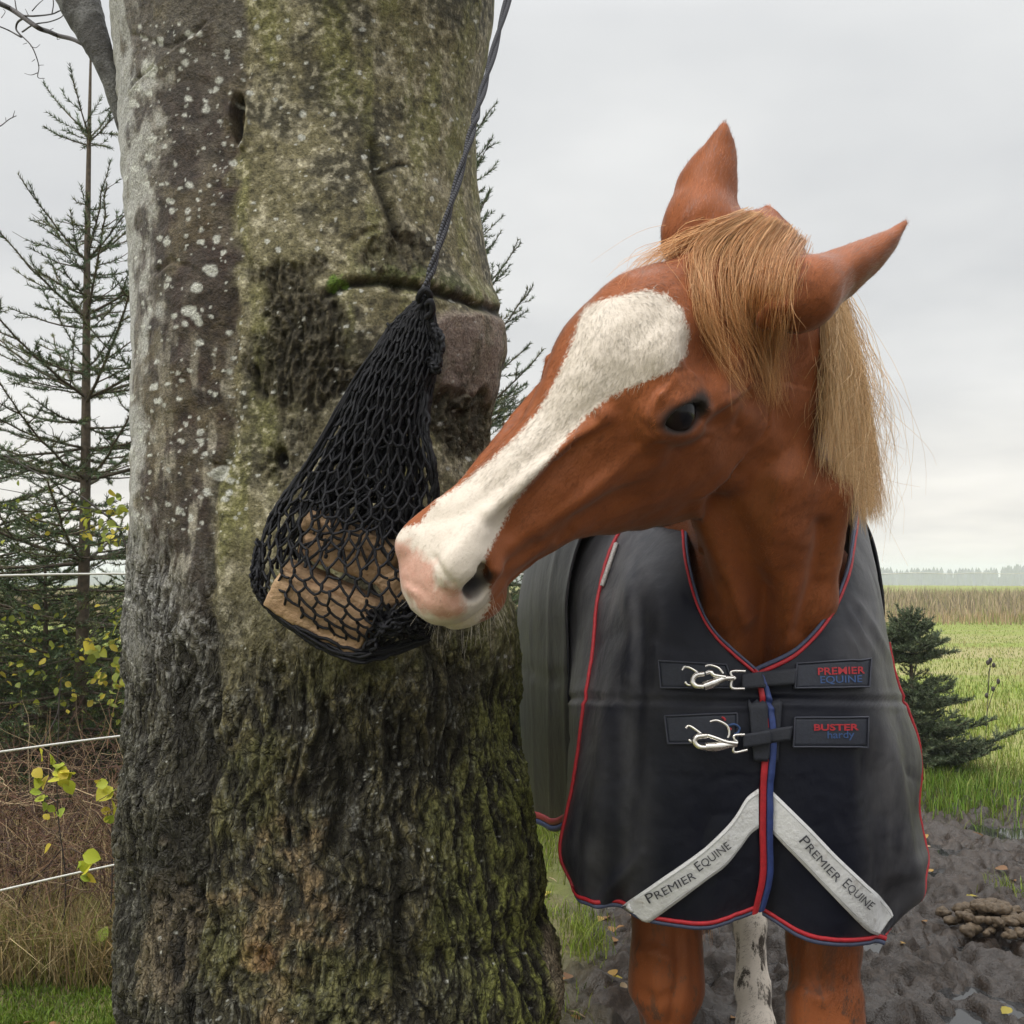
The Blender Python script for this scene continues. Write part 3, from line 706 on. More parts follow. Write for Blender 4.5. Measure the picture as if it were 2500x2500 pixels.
def flipped(P, n):
    i, j = P.shape[0]//2, P.shape[1]//3
    return bool(np.cross(P[i, j+1]-P[i, j], P[i+1, j]-P[i, j])@n[i, j] < 0)
mr = N('rug_cloth')
v = mr.coords()
nz = mr.noise(v, 7, 5, .6); fine = mr.noise(mr.coords((1, 1, .25)), 30, 5, .7)
du = mr.math('MULTIPLY', mr.attr('dust'), mr.ramp(mr.math('ADD', mr.math('MULTIPLY', nz, .6), mr.math('MULTIPLY', fine, .4)), [(.38, .15), (.64, 1.0)]))
base = mr.mix(du, (.0042, .0054, .0125), (.105, .102, .106))  # grey is dust plus sheen painted in where the cloth turns away
sp = mr.voro(v, 90); spk = mr.math('MULTIPLY', mr.ramp(sp, [(.03, 1), (.07, 0)]), mr.ramp(mr.noise(v, 13, 3), [(.55, 0), (.65, .5)]))
base = mr.mix(spk, base, (.13, .12, .11))
wv = mr.n('TexWave', wave_type='BANDS', bands_direction='X'); wv.inputs['Scale'].default_value = 260; wv.inputs['Distortion'].default_value = .6; mr.l(v, wv.inputs['Vector'])
wz = mr.n('TexWave', wave_type='BANDS', bands_direction='Z'); wz.inputs['Scale'].default_value = 260; wz.inputs['Distortion'].default_value = .6; mr.l(v, wz.inputs['Vector'])
bh = mr.math('ADD', mr.math('MULTIPLY', mr.math('ADD', wv.outputs[0], wz.outputs[0]), .12), mr.math('ADD', mr.math('MULTIPLY', mr.noise(v, 45, 5, .65), 1.0), mr.math('MULTIPLY', mr.noise(v, 14, 3, .5, 1.5), 2.0)))
mr.set(Base_Color=base, Roughness=mr.ramp(nz, [(.3, .34), (.7, .48)]), Normal=mr.bump(bh, .35, .003), **{'Specular IOR Level': .24, 'Sheen Weight': .0, 'Sheen Roughness': .5})
RUGM = mr.m
m_lin = simple('rug_lining', (.012, .013, .018), .8)
rug = empty('horse_rug', (BX, 2.3, 0))
tag(rug, 'dark navy rug with red piping and two pale reflective stripes on the chestnut horse', 'horse rug')
def dust_sheen_mask(P, side):
    px = pix(P.reshape(-1, 3)); x, y = px.T
    if side < 0:
        d = .95*(1-sstep(1500, 1640, x+.0*(y-1700)))+.45*sstep(1500, 1300, y)*1
        d = np.maximum(d, .55*np.exp(-((x-1570)/45)**2)*(1-sstep(1720, 1800, y)))
        d = d*np.where(y > 1720, .72, 1)*(1-.75*np.exp(-((x-1500)/28)**2)*(y > 1720))
    else:
        d = .85*sstep(2060, 2170, x)+.5*(1-sstep(1600, 1720, y))*sstep(1980, 2100, x)
        d = d+.2*np.exp(-((y-1706)/40)**2)*sstep(1930, 2050, x)
    return np.clip(d+.16*fbm(P.reshape(-1, 3), 5, 3, 431), .0, 1)
def front_panel(name, T, side):
    P = grid_surface(T, MR, NR); n = gnorm(P)
    if (n[MR//2, NR//3]@np.array([0, -1, 0])) < 0: n = -n
    f, crease = folds(P, side); S = P+n*f[..., None]; P = S+n*crease[..., None]
    d = dust_sheen_mask(P, side)
    o = mesh_obj(name, P.reshape(-1, 3), grid_faces(MR, NR, flipped(P, n)), RUGM, rug, attrs={'dust': d})
    so = o.modifiers.new('thick', 'SOLIDIFY'); so.thickness = .004; so.offset = -1
    return P, n, S
PA, nA, SmA = front_panel('chest_panel', cA, -1)
PB, nB, SmB = front_panel('chest_panel', cB, 1)
# body of the rug behind the shoulder panels, from the shoulder over the back to the rump
def flank():
    rows = []
    for y in FY:
        hl, hr, top, hem = flank_dims(y)
        th = np.linspace(-1, 1, 15); r = []
        for t in th:
            a = abs(t); h = hl if t < 0 else hr
            # profile over the back: a rounded roof, then a straight skirt
            xx = np.interp(a, FA, FXX)*h; zz = top-np.interp(a, FA, FZZ)*(top-hem) if a > .0 else top
            if t == th[0] or t == th[-1]: zz = hem
            r.append((BX+np.sign(t)*xx, y, zz))
        rows.append(r)
    A = np.array(rows); n2 = 150; m2 = 120
    R = np.stack([crom(A[i], n2) for i in range(len(A))]); P = np.stack([crom(R[:, j], m2) for j in range(n2)], 1)
    n = gnorm(P); c = np.array([BX, 2.5, 1.0]); 
    if ((P[60, 20]-c)@n[60, 20]) < 0: n = -n
    q = P.reshape(-1, 3)
    f = .005*noise(np.stack([q[:, 1]*3, q[:, 2]*1.5, q[:, 0]*3], 1), 1, 15)+.002*noise(q, 9, 16)
    s1 = np.exp(-((q[:, 2]-1.0+.05*(q[:, 1]-2))/.006)**2); f = f-.004*s1
    for k, (y0, sl) in enumerate(((1.93, .10), (2.06, .14), (2.3, .05))): f = f+.003*np.exp(-((q[:, 1]-y0-(1.2-q[:, 2])*sl)/.022)**2)*sstep(.6, .8, q[:, 2])
    P = P+n*f.reshape(P.shape[:2])[..., None]
    d = np.clip(.35+.65*sstep(.85, 1.15, q[:, 2])+.25*noise(q, 3, 21), .1, 1)*np.where(q[:, 1] > 2.35, .40, .62)  # greyer towards the top: dust, with the lit upper cloth painted in
    o = mesh_obj('body_panel', P.reshape(-1, 3), grid_faces(m2, n2, flipped(P, n)), RUGM, rug, attrs={'dust': d})
    so = o.modifiers.new('thick', 'SOLIDIFY'); so.thickness = .004; so.offset = -1
    return P
PF = flank()
rugV = np.vstack([SmA.reshape(-1, 3), SmB.reshape(-1, 3)]); rugF = np.vstack([grid_faces(MR, NR), grid_faces(MR, NR)+MR*NR])
rug_bvh = BVHTree.FromPolygons(rugV.tolist(), rugF.tolist())
flank_bvh = BVHTree.FromPolygons(PF.reshape(-1, 3).tolist(), grid_faces(*PF.shape[:2]).tolist())
def on_rug(px, py, off=.002, bvh=None):
    p, n = cast(bvh or rug_bvh, px, py)
    if p is None:
        lo, no, fi, di = (bvh or rug_bvh).find_nearest(Vector(at(px, py, 1.62))); p = np.array(lo); n = np.array(no); n = n if n[1] < 0 else -n
    return p+n*off, n
# red piping with its blue inner edge, laid along edges and seams
RED, BLU = (.36, .012, .020), (.020, .040, .15)
m_red = simple('red_binding', RED, .6, var=.25, scale=120, bump=.4, bd=.001); m_blu = simple('blue_binding', BLU, .6, var=.25, scale=120, bump=.4, bd=.001)
m_gb = simple('grey_blue_binding', (.045, .055, .10), .65, var=.25, scale=120)
def ribbon(name, P, n, side, w, mat, parent, th=.0022, off=.0, dark=None):
    """a folded tape along P; n normals, side = in-surface direction, w width"""
    mb = MB(); P = np.asarray(P); k = len(P); side = unit(side)
    cs = np.array([[0, 0], [.12, 1], [.5, 1.25], [.88, 1], [1, 0], [.5, -.6]])
    V = np.concatenate([P[:, None]+side[:, None]*(w*cs[None, :, :1])+n[:, None]*(off+th*cs[None, :, 1:])], 0).reshape(-1, 3)
    i = np.arange(k-1)[:, None]*6; j = np.arange(6)[None]; j2 = (j+1) % 6
    mb.add(V, np.stack([i+j, i+j2, i+6+j2, i+6+j], -1).reshape(-1, 4))
    return mb.build(name, mat, parent)
def edge_binding(P, n, inward, wr, wb, red_outer=True):
    inn = unit(inward-n*(inward*n).sum(1, keepdims=True))
    ribbon('red_piping', P-inn*.001, n, inn, wr, m_red, rug)
def smooth1(a, k=3):
    for _ in range(k): a = np.vstack([a[:1], (a[:-2]+2*a[1:-1]+a[2:])/4, a[-1:]])
    return a
def dual(P, n, d, w1, w2, m1, m2, n1='piping', n2='piping'):
    """two tapes side by side, d pointing away from the edge"""
    d = unit(d-n*(d*n).sum(1, keepdims=True)); n = unit(smooth1(n))
    ribbon(n1, P-d*.0015, n, d, w1, m1, rug, off=.0006); ribbon(n2, P+d*(w1-.0015), n, d, w2, m2, rug, off=.0006)
# hems
dual(PA[-1, :JE], nA[-1, :JE], (PA[-8]-PA[-1])[:JE], .007, .007, m_gb, m_red)
dual(PB[-1, :JE], nB[-1, :JE], (PB[-8]-PB[-1])[:JE], .007, .007, m_gb, m_red)
# neck edges
dual(PA[0, :90], nA[0, :90], (PA[7]-PA[0])[:90], .0075, .0075, m_gb, m_red)
dual(PB[0, :90], nB[0, :90], (PB[7]-PB[0])[:90], .0075, .0075, m_gb, m_red)
# outer edges of the shoulder panels
mb = MB(); mb.tube(PA[18:, JE]+nA[18:, JE]*.0015, .0034, 7); mb.build('piping', m_red, rug)
mb = MB(); mb.tube(PB[34:, JE]+nB[34:, JE]*.0015, .0034, 7); mb.build('piping', m_red, rug)
# closure down the middle: red to the left, blue to the right
i0 = 2
ribbon('closure_binding', PA[i0:, 0]+nA[i0:, 0]*.003, nA[i0:, 0], (PA[:, 4]-PA[:, 0])[i0:], .0105, m_red, rug)
ribbon('closure_binding', PA[i0:, 0]+nA[i0:, 0]*.0035, nA[i0:, 0], -(PA[:, 4]-PA[:, 0])[i0:], .0105, m_blu, rug)
# hem of the body panel on the near flank
kf = 85
ribbon('piping', PF[:kf, 0], gnorm(PF)[:kf, 0]*np.sign(-gnorm(PF)[:kf, :1, 0]), (PF[:, 4]-PF[:, 0])[:kf], .014, m_red, rug)
hemn = gnorm(PF)[:kf, 0]*np.sign(-gnorm(PF)[:kf, :1, 0])
ribbon('piping', PF[:kf, 0]-unit((PF[:, 4]-PF[:, 0])[:kf])*.012, hemn, (PF[:, 4]-PF[:, 0])[:kf], .012, m_blu, rug)
# grey reflective cord above the piping on the shoulder
cpts = [on_rug(x, y, .003)[0] for x, y in zip(np.linspace(1508, 1474, 12), np.linspace(1330, 1432, 12))]
mbc = MB(); mbc.tube(cpts, .0042, 6); mbc.build('reflective_cord', simple('grey_tape', (.35, .33, .32), .5, var=.5, scale=300), rug)

# patches laid on the rug: a pixel polygon subdivided and dropped on the cloth
def patch(name, quad, mat, off=.003, nu=30, nv=8, th=.003, parent=None, attrs=None):
    a, b, c, d = [np.array(q, float) for q in quad]
    U = np.linspace(0, 1, nu); Vv = np.linspace(0, 1, nv); P = np.zeros((nv, nu, 3)); Q = np.zeros((nv, nu, 3))
    for i, v_ in enumerate(Vv):
        for j, u_ in enumerate(U):
            px = (a*(1-u_)+b*u_)*(1-v_)+(d*(1-u_)+c*u_)*v_
            p, n = on_rug(px[0], px[1], 0); P[i, j] = p; Q[i, j] = n
    for _ in range(3):
        Q[1:-1, 1:-1] = (Q[:-2, 1:-1]+Q[2:, 1:-1]+Q[1:-1, :-2]+Q[1:-1, 2:])/4
    Q = unit(Q); P = P+Q*off
    o = mesh_obj(name, P.reshape(-1, 3), grid_faces(nv, nu), mat, parent or rug)
    # face outwards
    if (np.cross(P[0, 1]-P[0, 0], P[1, 0]-P[0, 0])@Q[0, 0]) < 0:
        o.data.flip_normals()
    so = o.modifiers.new('thick', 'SOLIDIFY'); so.thickness = th; so.offset = -1
    return o
ms = N('reflective_stripe'); v = ms.coords()
st = ms.noise(v, 22, 6, .7); st2 = ms.noise(v, 90, 4, .6)
dirt = ms.math('MULTIPLY', ms.ramp(st, [(.56, 0), (.70, 1)]), ms.ramp(st2, [(.35, .3), (.65, 1)]))
ms.set(Base_Color=ms.mix(dirt, ms.mix(st2, (.56, .56, .56), (.68, .68, .68)), (.23, .19, .15)), Roughness=.38, Normal=ms.bump(ms.math('ADD', st, ms.math('MULTIPLY', st2, .4)), .5, .008), **{'Specular IOR Level': .6})
def strip(name, top, bot, off=.0035):
    T = crom(np.array([(*p, 0) for p in top], float), 60)[:, :2]; B = crom(np.array([(*p, 0) for p in bot], float), 60)[:, :2]
    nv = 7; P = np.zeros((nv, 60, 3)); Q = np.zeros_like(P)
    for i in range(nv):
        for j in range(60):
            px = T[j]*(1-i/(nv-1))+B[j]*i/(nv-1); p, n = on_rug(px[0], px[1], 0); P[i, j] = p; Q[i, j] = n
    Q = unit(Q); P = P+Q*off
    o = mesh_obj(name, P.reshape(-1, 3), grid_faces(nv, 60), ms.m, rug)
    if (np.cross(P[0, 1]-P[0, 0], P[1, 0]-P[0, 0])@Q[0, 0]) < 0: o.data.flip_normals()
    so = o.modifiers.new('thick', 'SOLIDIFY'); so.thickness = .003; so.offset = -1
    # stitched double line along both edges
    mb = MB()
    for v_ in (.10, .90):
        L = np.array([P[0, j]*(1-v_)+P[-1, j]*v_+Q[3, j]*.0006 for j in range(60)]); mb.tube(L, .0006, 4)
    mb.build('stitching', simple('stripe_thread', (.42, .42, .42), .7), o)
    return o
z2 = lambda l: [(1240+.5487*x, 1240+.5487*y) for x, y in l]
SA = strip('reflective_stripe', z2([(1112, 1248), (1060, 1290), (1010, 1370), (950, 1440), (850, 1530), (650, 1670), (495, 1780)]), z2([(1112, 1420), (1075, 1450), (1030, 1510), (965, 1590), (880, 1655), (740, 1760), (620, 1848)]))
SB = strip('reflective_stripe', z2([(1166, 1248), (1250, 1330), (1370, 1450), (1470, 1555), (1580, 1660), (1690, 1770), (1712, 1810)]), z2([(1160, 1425), (1240, 1510), (1330, 1605), (1420, 1700), (1500, 1785), (1590, 1875), (1640, 1900)]))

# straps, labels, clips
m_web = simple('webbing', (.011, .013, .021), .7, var=.3, scale=220, bump=.6, bd=.001)
m_lab = simple('label_cloth', (.013, .016, .027), .65, var=.25, scale=200, bump=.5, bd=.001)
m_edge = simple('label_edge', (.035, .038, .055), .6)
zz = lambda l: [(1560+.3313*x, 1560+.3313*y) for x, y in l]
def framed(name, quad, off=.0075, frame=True):
    o = patch(name, quad, m_lab, off, 20, 8, .005)
    if frame:
        q = [np.array(p, float) for p in quad]; mb = MB()
        for a, b in zip(q, q[1:]+q[:1]):
            c = sum(q)/4; mb.tube([on_rug(*(a+(b-a)*t)*.985+np.array(c)*.015, off+.001)[0] for t in np.linspace(0, 1, 9)], .0013, 5)
        mb.build('edging', m_edge, o)
    return o
L1 = framed('strap_label', zz([(1150, 190), (1682, 150), (1672, 358), (1135, 372)]))
L2 = framed('strap_label', zz([(1140, 578), (1665, 575), (1655, 792), (1128, 790)]))
A1 = framed('strap_anchor', zz([(150, 165), (470, 160), (735, 250), (740, 365), (165, 365)][:1]+[(640, 190), (700, 365), (165, 365)]), .004)
A2 = framed('strap_anchor', zz([(190, 568), (720, 545), (720, 770), (215, 770)]), .004)
patch('velcro_flap', zz([(800, 470), (1055, 475), (1025, 900), (835, 890)]), m_web, .009, 14, 16, .004)
S1 = patch('chest_strap', zz([(735, 272), (1145, 236), (1135, 345), (740, 378)]), m_web, .0165, 24, 6, .004)
S2 = patch('chest_strap', zz([(740, 700), (1125, 638), (1110, 738), (745, 795)]), m_web, .0165, 24, 6, .004)
m_met = N('nickel'); vv = m_met.coords(); m_met.set(Base_Color=(.74, .71, .66), Metallic=1.0, Roughness=m_met.ramp(m_met.noise(vv, 90, 3), [(.3, .16), (.7, .32)])); m_met = m_met.m
def wire(lst, off, r, mb, m=24):
    P = np.array([on_rug(*p, off if np.isscalar(off) else off[k])[0] for k, p in enumerate(zz(lst))]); mb.tube(crom(P, m), r, 8)
def clip(rows, strap):
    body_, ring, hook, gate = rows
    mb = MB(); wire(ring[0], .020, .0020, mb); wire(ring[1], .020, .0020, mb); wire(ring[2], .018, .0020, mb); o = mb.build('ring', m_met, strap)
    mb = MB(); wire(body_[0], .026, [.0042][0], mb); P = np.array([on_rug(*p, .026)[0] for p in zz(body_[1])]); mb.tube(crom(P, 24), np.interp(np.linspace(0, 1, 24), [0, .3, .7, 1], [.0068, .0072, .0040, .0030]), 10)
    wire(body_[2], .028, .0030, mb); mb.build('snap_clip', m_met, strap)
    mb = MB(); wire(gate, .020, .0021, mb, 40); mb.build('strap_loop', m_met, strap)
clip(([[(470, 275), (420, 285), (395, 325), (420, 362), (470, 370)], [(470, 368), (540, 340), (600, 308), (665, 300)], [(480, 272), (520, 262), (545, 285), (610, 296)]],
      [[(315, 245), (335, 222), (380, 228), (440, 270)], [(335, 330), (365, 352), (420, 350)], [(480, 215), (520, 205), (575, 225), (602, 265)]], None,
      [(752, 252), (660, 250), (656, 280), (680, 300), (656, 320), (660, 372), (748, 376)]), S1)
clip(([[(490, 710), (430, 722), (412, 755), (435, 785), (490, 790)], [(480, 786), (560, 780), (620, 772), (680, 770)], [(490, 708), (540, 725), (600, 750), (680, 760)]],
      [[(345, 660), (370, 645), (410, 665), (460, 705)], [(370, 742), (395, 757), (430, 752)], [(515, 615), (560, 605), (620, 640), (636, 690), (625, 725)]], None,
      [(748, 700), (676, 706), (672, 735), (692, 755), (668, 785), (672, 825), (768, 805)]), S2)

# lettering
def lettering(name, txt, p0, p1, height, mat, parent, off, shear=0.0, caps=False, bold=0.0, sx=1.0):
    """writes txt between two pixel points on the cloth"""
    cu = bpy.data.curves.new(name, 'FONT'); cu.body = txt; cu.size = 1; cu.offset = bold; cu.shear = shear; cu.resolution_u = 3
    if caps:
        for i, ch in enumerate(txt):
            if ch.islower(): cu.body_format[i].use_small_caps = True
        cu.small_caps_scale = .80
    o = bpy.data.objects.new(name, cu); col.objects.link(o)
    dg = bpy.context.evaluated_depsgraph_get(); dg.update()
    me = bpy.data.meshes.new_from_object(o.evaluated_get(dg)); bpy.data.objects.remove(o); bpy.data.curves.remove(cu)
    bm = bmesh.new(); bm.from_mesh(me); bmesh.ops.triangulate(bm, faces=bm.faces)
    bmesh.ops.subdivide_edges(bm, edges=[e for e in bm.edges if e.calc_length() > .3], cuts=1)
    bm.to_mesh(me); bm.free()
    V = np.array([v_.co for v_ in me.vertices]); x0, x1 = V[:, 0].min(), V[:, 0].max(); hh = V[:, 1].max()
    p0 = np.array(p0, float); p1 = np.array(p1, float); d = p1-p0; ln = np.linalg.norm(d); d = d/ln; up = np.array([d[1], -d[0]])
    W = []
    for a in V:
        q = p0+d*(a[0]-x0)/(x1-x0)*ln+up*a[1]/hh*height; W.append(on_rug(q[0], q[1], off)[0])
    F = [list(p.vertices) for p in me.polygons]; bpy.data.meshes.remove(me)
    ob = mesh_obj(name, W, F, mat, parent, smooth=False)
    return ob
m_ink = simple('stripe_ink', (.05, .05, .06), .6, var=.4, scale=150); m_rt = simple('red_thread', (.31, .014, .022), .7, var=.3, scale=300); m_bt = simple('blue_thread', (.026, .062, .165), .7, var=.3, scale=300)
lettering('lettering', 'Premier', z2([(632, 1752)])[0], z2([(838, 1640)])[0], 24, m_ink, SA, .0055, shear=.0, caps=True)
lettering('lettering', 'Equine', z2([(850, 1612)])[0], z2([(990, 1505)])[0], 24, m_ink, SA, .0055, caps=True)
lettering('lettering', 'Premier', z2([(1290, 1478)])[0], z2([(1455, 1660)])[0], 24, m_ink, SB, .0055, caps=True)
lettering('lettering', 'Equine', z2([(1478, 1672)])[0], z2([(1598, 1782)])[0], 24, m_ink, SB, .0055, caps=True)
lettering('lettering', 'PREMIER', zz([(1308, 272)])[0], zz([(1632, 258)])[0], 17, m_rt, L1, .0088, bold=.02)
lettering('lettering', 'EQUINE', zz([(1325, 332)])[0], zz([(1612, 322)])[0], 17, m_bt, L1, .0088, bold=.01)
lettering('lettering', 'BUSTER', zz([(1275, 672)])[0], zz([(1590, 668)])[0], 15, m_rt, L2, .0088, bold=.03)
lettering('lettering', 'hardy', zz([(1372, 728)])[0], zz([(1560, 722)])[0], 17, m_bt, L2, .0088, bold=.01)
mb = MB(); wire([(640, 640), (690, 628), (728, 655), (715, 690), (690, 700)], .0085, .0016, mb); mb.build('embroidery', m_bt, A2)
mb = MB(); wire([(600, 578), (620, 590), (618, 602)], .0085, .0016, mb); wire([(650, 655), (668, 668)], .0085, .0018, mb); mb.build('embroidery', m_rt, A2)
print('rug', round(time.time()-T0, 1))
# ------------------------------------------------------------------ the beech trunk
EL = np.array([(318, -900), (290, -300), (262, 60), (278, 180), (284, 290), (296, 400), (300, 450), (310, 560), (318, 700), (322, 900), (320, 1100), (315, 1300), (308, 1500), (300, 1700), (290, 1900), (283, 2100), (280, 2300), (286, 2500), (262, 2760), (215, 3000)], float)
ERt = np.array([(1215, -900), (1210, -300), (1202, 0), (1190, 100), (1172, 200), (1165, 300), (1162, 400), (1170, 500), (1189, 600), (1206, 690), (1222, 740), (1231, 800), (1226, 860), (1213, 920), (1196, 1000), (1192, 1100), (1200, 1200), (1222, 1330), (1245, 1440), (1258, 1500), (1263, 1610), (1269, 1797), (1288, 1921), (1313, 2045), (1332, 2157), (1322, 2231), (1342, 2270), (1366, 2343), (1380, 2393), (1374, 2449), (1358, 2500), (1370, 2760), (1420, 3000)], float)
TY = 1.86
YE = 1.80
zt = np.concatenate([np.linspace(-.06, .40, 60), np.linspace(.40, 2.16, 860)[1:], np.linspace(2.16, 3.2, 40)[1:]])
pyr = HY-(zt-CAMH)/YE*FPX
xl = np.interp(pyr, EL[:, 1], EL[:, 0]); xr = np.interp(pyr, ERt[:, 1], ERt[:, 0])
for _ in range(14): xl[1:-1] = (xl[:-2]+2*xl[1:-1]+xl[2:])/4
fl, fr = np.arctan((xl-CX)/FPX), np.arctan((xr-CX)/FPX)
mid = (fl+fr)/2; tcx = np.tan(mid)*TY; dd = np.hypot(tcx, TY); RT = dd*np.sin((fr-fl)/2)
# angles: fine towards the paddock side, coarse behind
th = np.concatenate([np.linspace(-.62*np.pi, .62*np.pi, 560), np.linspace(.62*np.pi, 1.38*np.pi, 60)[1:-1]])
nt, nth = len(zt), len(th)
dirx = np.sin(th)[None]; diry = -np.cos(th)[None]
mview = mid[:, None]     # turn the seam-free front towards the lens
ax_ = dirx*np.cos(mview)+diry*-np.sin(mview)*-1; ay_ = diry
ax_ = np.sin(th[None]+0*mview); 
TB = np.stack([tcx[:, None]+RT[:, None]*np.sin(th[None]), np.full((nt, nth), TY)-RT[:, None]*np.cos(th[None]), np.repeat(zt[:, None], nth, 1)], -1)
TN = np.stack([np.repeat(np.sin(th)[None], nt, 0), np.repeat(-np.cos(th)[None], nt, 0), np.zeros((nt, nth))], -1)
Pq = TB.reshape(-1, 3); px = pix(Pq); X_, Y_ = px.T
front = sstep(-.25, .25, np.repeat(np.cos(th)[None], nt, 0).ravel())
qw = Pq+.02*np.stack([noise(Pq, 9, 31), noise(Pq, 9, 32), noise(Pq, 9, 33)], 1)
def ln(pts_, w, wx=None):
    """falloff around a polyline drawn on the bark"""
    p = np.asarray(pts_, float); d = np.full(len(X_), 1e9); Q = np.stack([X_, Y_], 1)+6*np.stack([noise(Pq, 22, 41), noise(Pq, 22, 42)], 1)
    box = (X_ > p[:, 0].min()-5*w) & (X_ < p[:, 0].max()+5*w) & (Y_ > p[:, 1].min()-5*w) & (Y_ < p[:, 1].max()+5*w)
    q = Q[box]; dd_ = np.full(len(q), 1e9)
    for a, b in zip(p[:-1], p[1:]):
        e = b-a; t = np.clip((q-a)@e/(e@e), 0, 1); dd_ = np.minimum(dd_, np.linalg.norm(q-a-t[:, None]*e, axis=1))
    d[box] = dd_; return np.exp(-(d/w)**2)*front
def blob(x, y, rx, ry, p=1, wob=.5, s=14, seed=51):
    r = np.sqrt(((X_-x)/rx)**2+((Y_-y)/ry)**2)+wob*fbm(Pq, s, 3, seed)
    return (1-sstep(.75, 1.1, r))*front
CRS = [(600, -100), (600, 150), (590, 280), (578, 400), (572, 560), (600, 620), (574, 690), (570, 900), (573, 1090), (520, 1190), (512, 1500), (532, 1750), (520, 1950), (512, 2060), (500, 2200), (480, 2340), (470, 2700)]
crs_x = np.interp(Y_, [c_[1] for c_ in CRS], [c_[0] for c_ in CRS])+10*noise(Pq, 30, 61)
low = sstep(1350, 1750, Y_+120*fbm(Pq, 6, 3, 62)); lowL = sstep(1150, 1700, Y_+160*fbm(Pq, 7, 3, 63))
left = 1-sstep(-16, 16, X_-crs_x+22*fbm(Pq, 26, 3, 64)*sstep(1300, 1000, Y_)); right = 1-left
rough = np.clip(np.where(left > .5, lowL, low), 0, 1)
patch_a = blob(745, 860, 130, 170, wob=.6); patch_b = blob(940, 620, 95, 75, wob=.7); patch_c = blob(1120, 1010, 130, 110, wob=.5); patch_d = blob(730, 1060, 90, 140, wob=.7)
knob = blob(1120, 860, 120, 125, wob=.42, s=11)
wound = np.clip(patch_a+.8*patch_b+patch_c+.6*patch_d, 0, 1)*(1-knob*.9)
fold = ln([(800, 720), (860, 700), (930, 690), (1010, 700), (1080, 716), (1150, 738), (1228, 768)], 11)
foldlip = ln([(850, 678), (930, 662), (1010, 672), (1080, 688), (1150, 708), (1228, 735)], 26)
# --- relief
h = np.zeros(len(Pq))
h += .010*np.exp(-((X_-430)/120)**2)*front*left-.003*left*front
h += .012*np.exp(-((X_-820)/170)**2)*front
gap = np.abs(X_-crs_x); deep = np.interp(Y_, [0, 400, 1000, 1300, 1900, 2500], [.003, .005, .004, .007, .010, .012])
h -= deep*np.exp(-(gap/13)**2)*front
h += .45*deep*np.exp(-((X_-crs_x-24)/18)**2)*front
h += .0035*foldlip-.013*fold+.009*knob
h += .010*fbm(Pq, 5, 3, 71)*(.6+rough)
sm = np.stack([Pq[:, 0], Pq[:, 1], Pq[:, 2]*.9], 1)
h += .0016*fbm(sm, 34, 3, 72)
vb = np.stack([qw[:, 0]*34, qw[:, 1]*34, qw[:, 2]*10], 1)
ridg = fbm(vb*np.array([1, 1, .75]), 1, 4, 73, .55, True); ridg = zscore(ridg)
cell = fbm(np.stack([qw[:, 0]*75, qw[:, 1]*75, qw[:, 2]*26], 1), 1, 4, 74, .6, True); cell = zscore(cell)
crk_a = noise(np.stack([qw[:, 0]*20, qw[:, 1]*20, qw[:, 2]*5.5], 1), 1, 76); crk_b = noise(np.stack([qw[:, 0]*46, qw[:, 1]*46, qw[:, 2]*16], 1), 1, 77)
crk = np.clip(np.exp(-(crk_a/.055)**2)*.9+np.exp(-(crk_b/.075)**2)*.6, 0, 1.2)
big = fbm(np.stack([qw[:, 0]*12, qw[:, 1]*12, qw[:, 2]*3.2], 1), 1, 3, 75, .5, True); big = zscore(big)
h += rough*(.0022*ridg+.0013*cell+.0020*big-.0052*crk)
h += wound*(.0026*cell+.0022*ridg-.004)
for pl, w_, d_ in (([(900, 360), (915, 430), (930, 500), (960, 560), (1020, 610)], 12, .008), ([(925, 420), (965, 408), (992, 406)], 6, .006), ([(860, 590), (900, 570), (950, 565), (985, 590), (1000, 640)], 8, .005),
                   ([(800, 1720), (830, 1850), (840, 1960), (800, 2100)], 20, .014), ([(960, 2080), (985, 2200), (960, 2330), (985, 2450)], 18, .013), ([(690, 1640), (700, 1760), (740, 1900), (760, 2060)], 16, .008),
                   ([(1100, 1790), (1130, 1900), (1150, 2020)], 12, .008), ([(1240, 2240), (1250, 2380), (1300, 2460)], 10, .007), ([(570, 2350), (650, 2330), (760, 2440)], 14, .007), ([(720, 1480), (700, 1560), (740, 1640)], 10, .006),
                   ([(330, 85), (420, 120), (470, 90), (500, 60)], 7, .004), ([(310, 235), (330, 200), (380, 165)], 5, .004), ([(390, 660), (430, 640), (470, 650)], 8, .005)):
    h -= d_*ln(pl, w_); h += .5*d_*ln([(a+w_*1.9, b) for a, b in pl], w_)
h -= .018*blob(583, 290, 16, 62, wob=.15); h += .006*ln([(570, 220), (556, 290), (590, 360)], 9)+.006*ln([(600, 225), (612, 290), (596, 360)], 9)
h += .004*blob(535, 1110, 26, 22, wob=.2)-.012*blob(690, 1120, 18, 26, wob=.3)
h += .012*blob(1130, 985, 22, 18, wob=.1)
hz = np.sin((Pq[:, 2]*130+9*noise(Pq, 5, 79)))*(.5+noise(Pq, 9, 78))
h += (1-rough)*.0013*hz*left
TP = Pq+TN.reshape(-1, 3)*h[:, None]
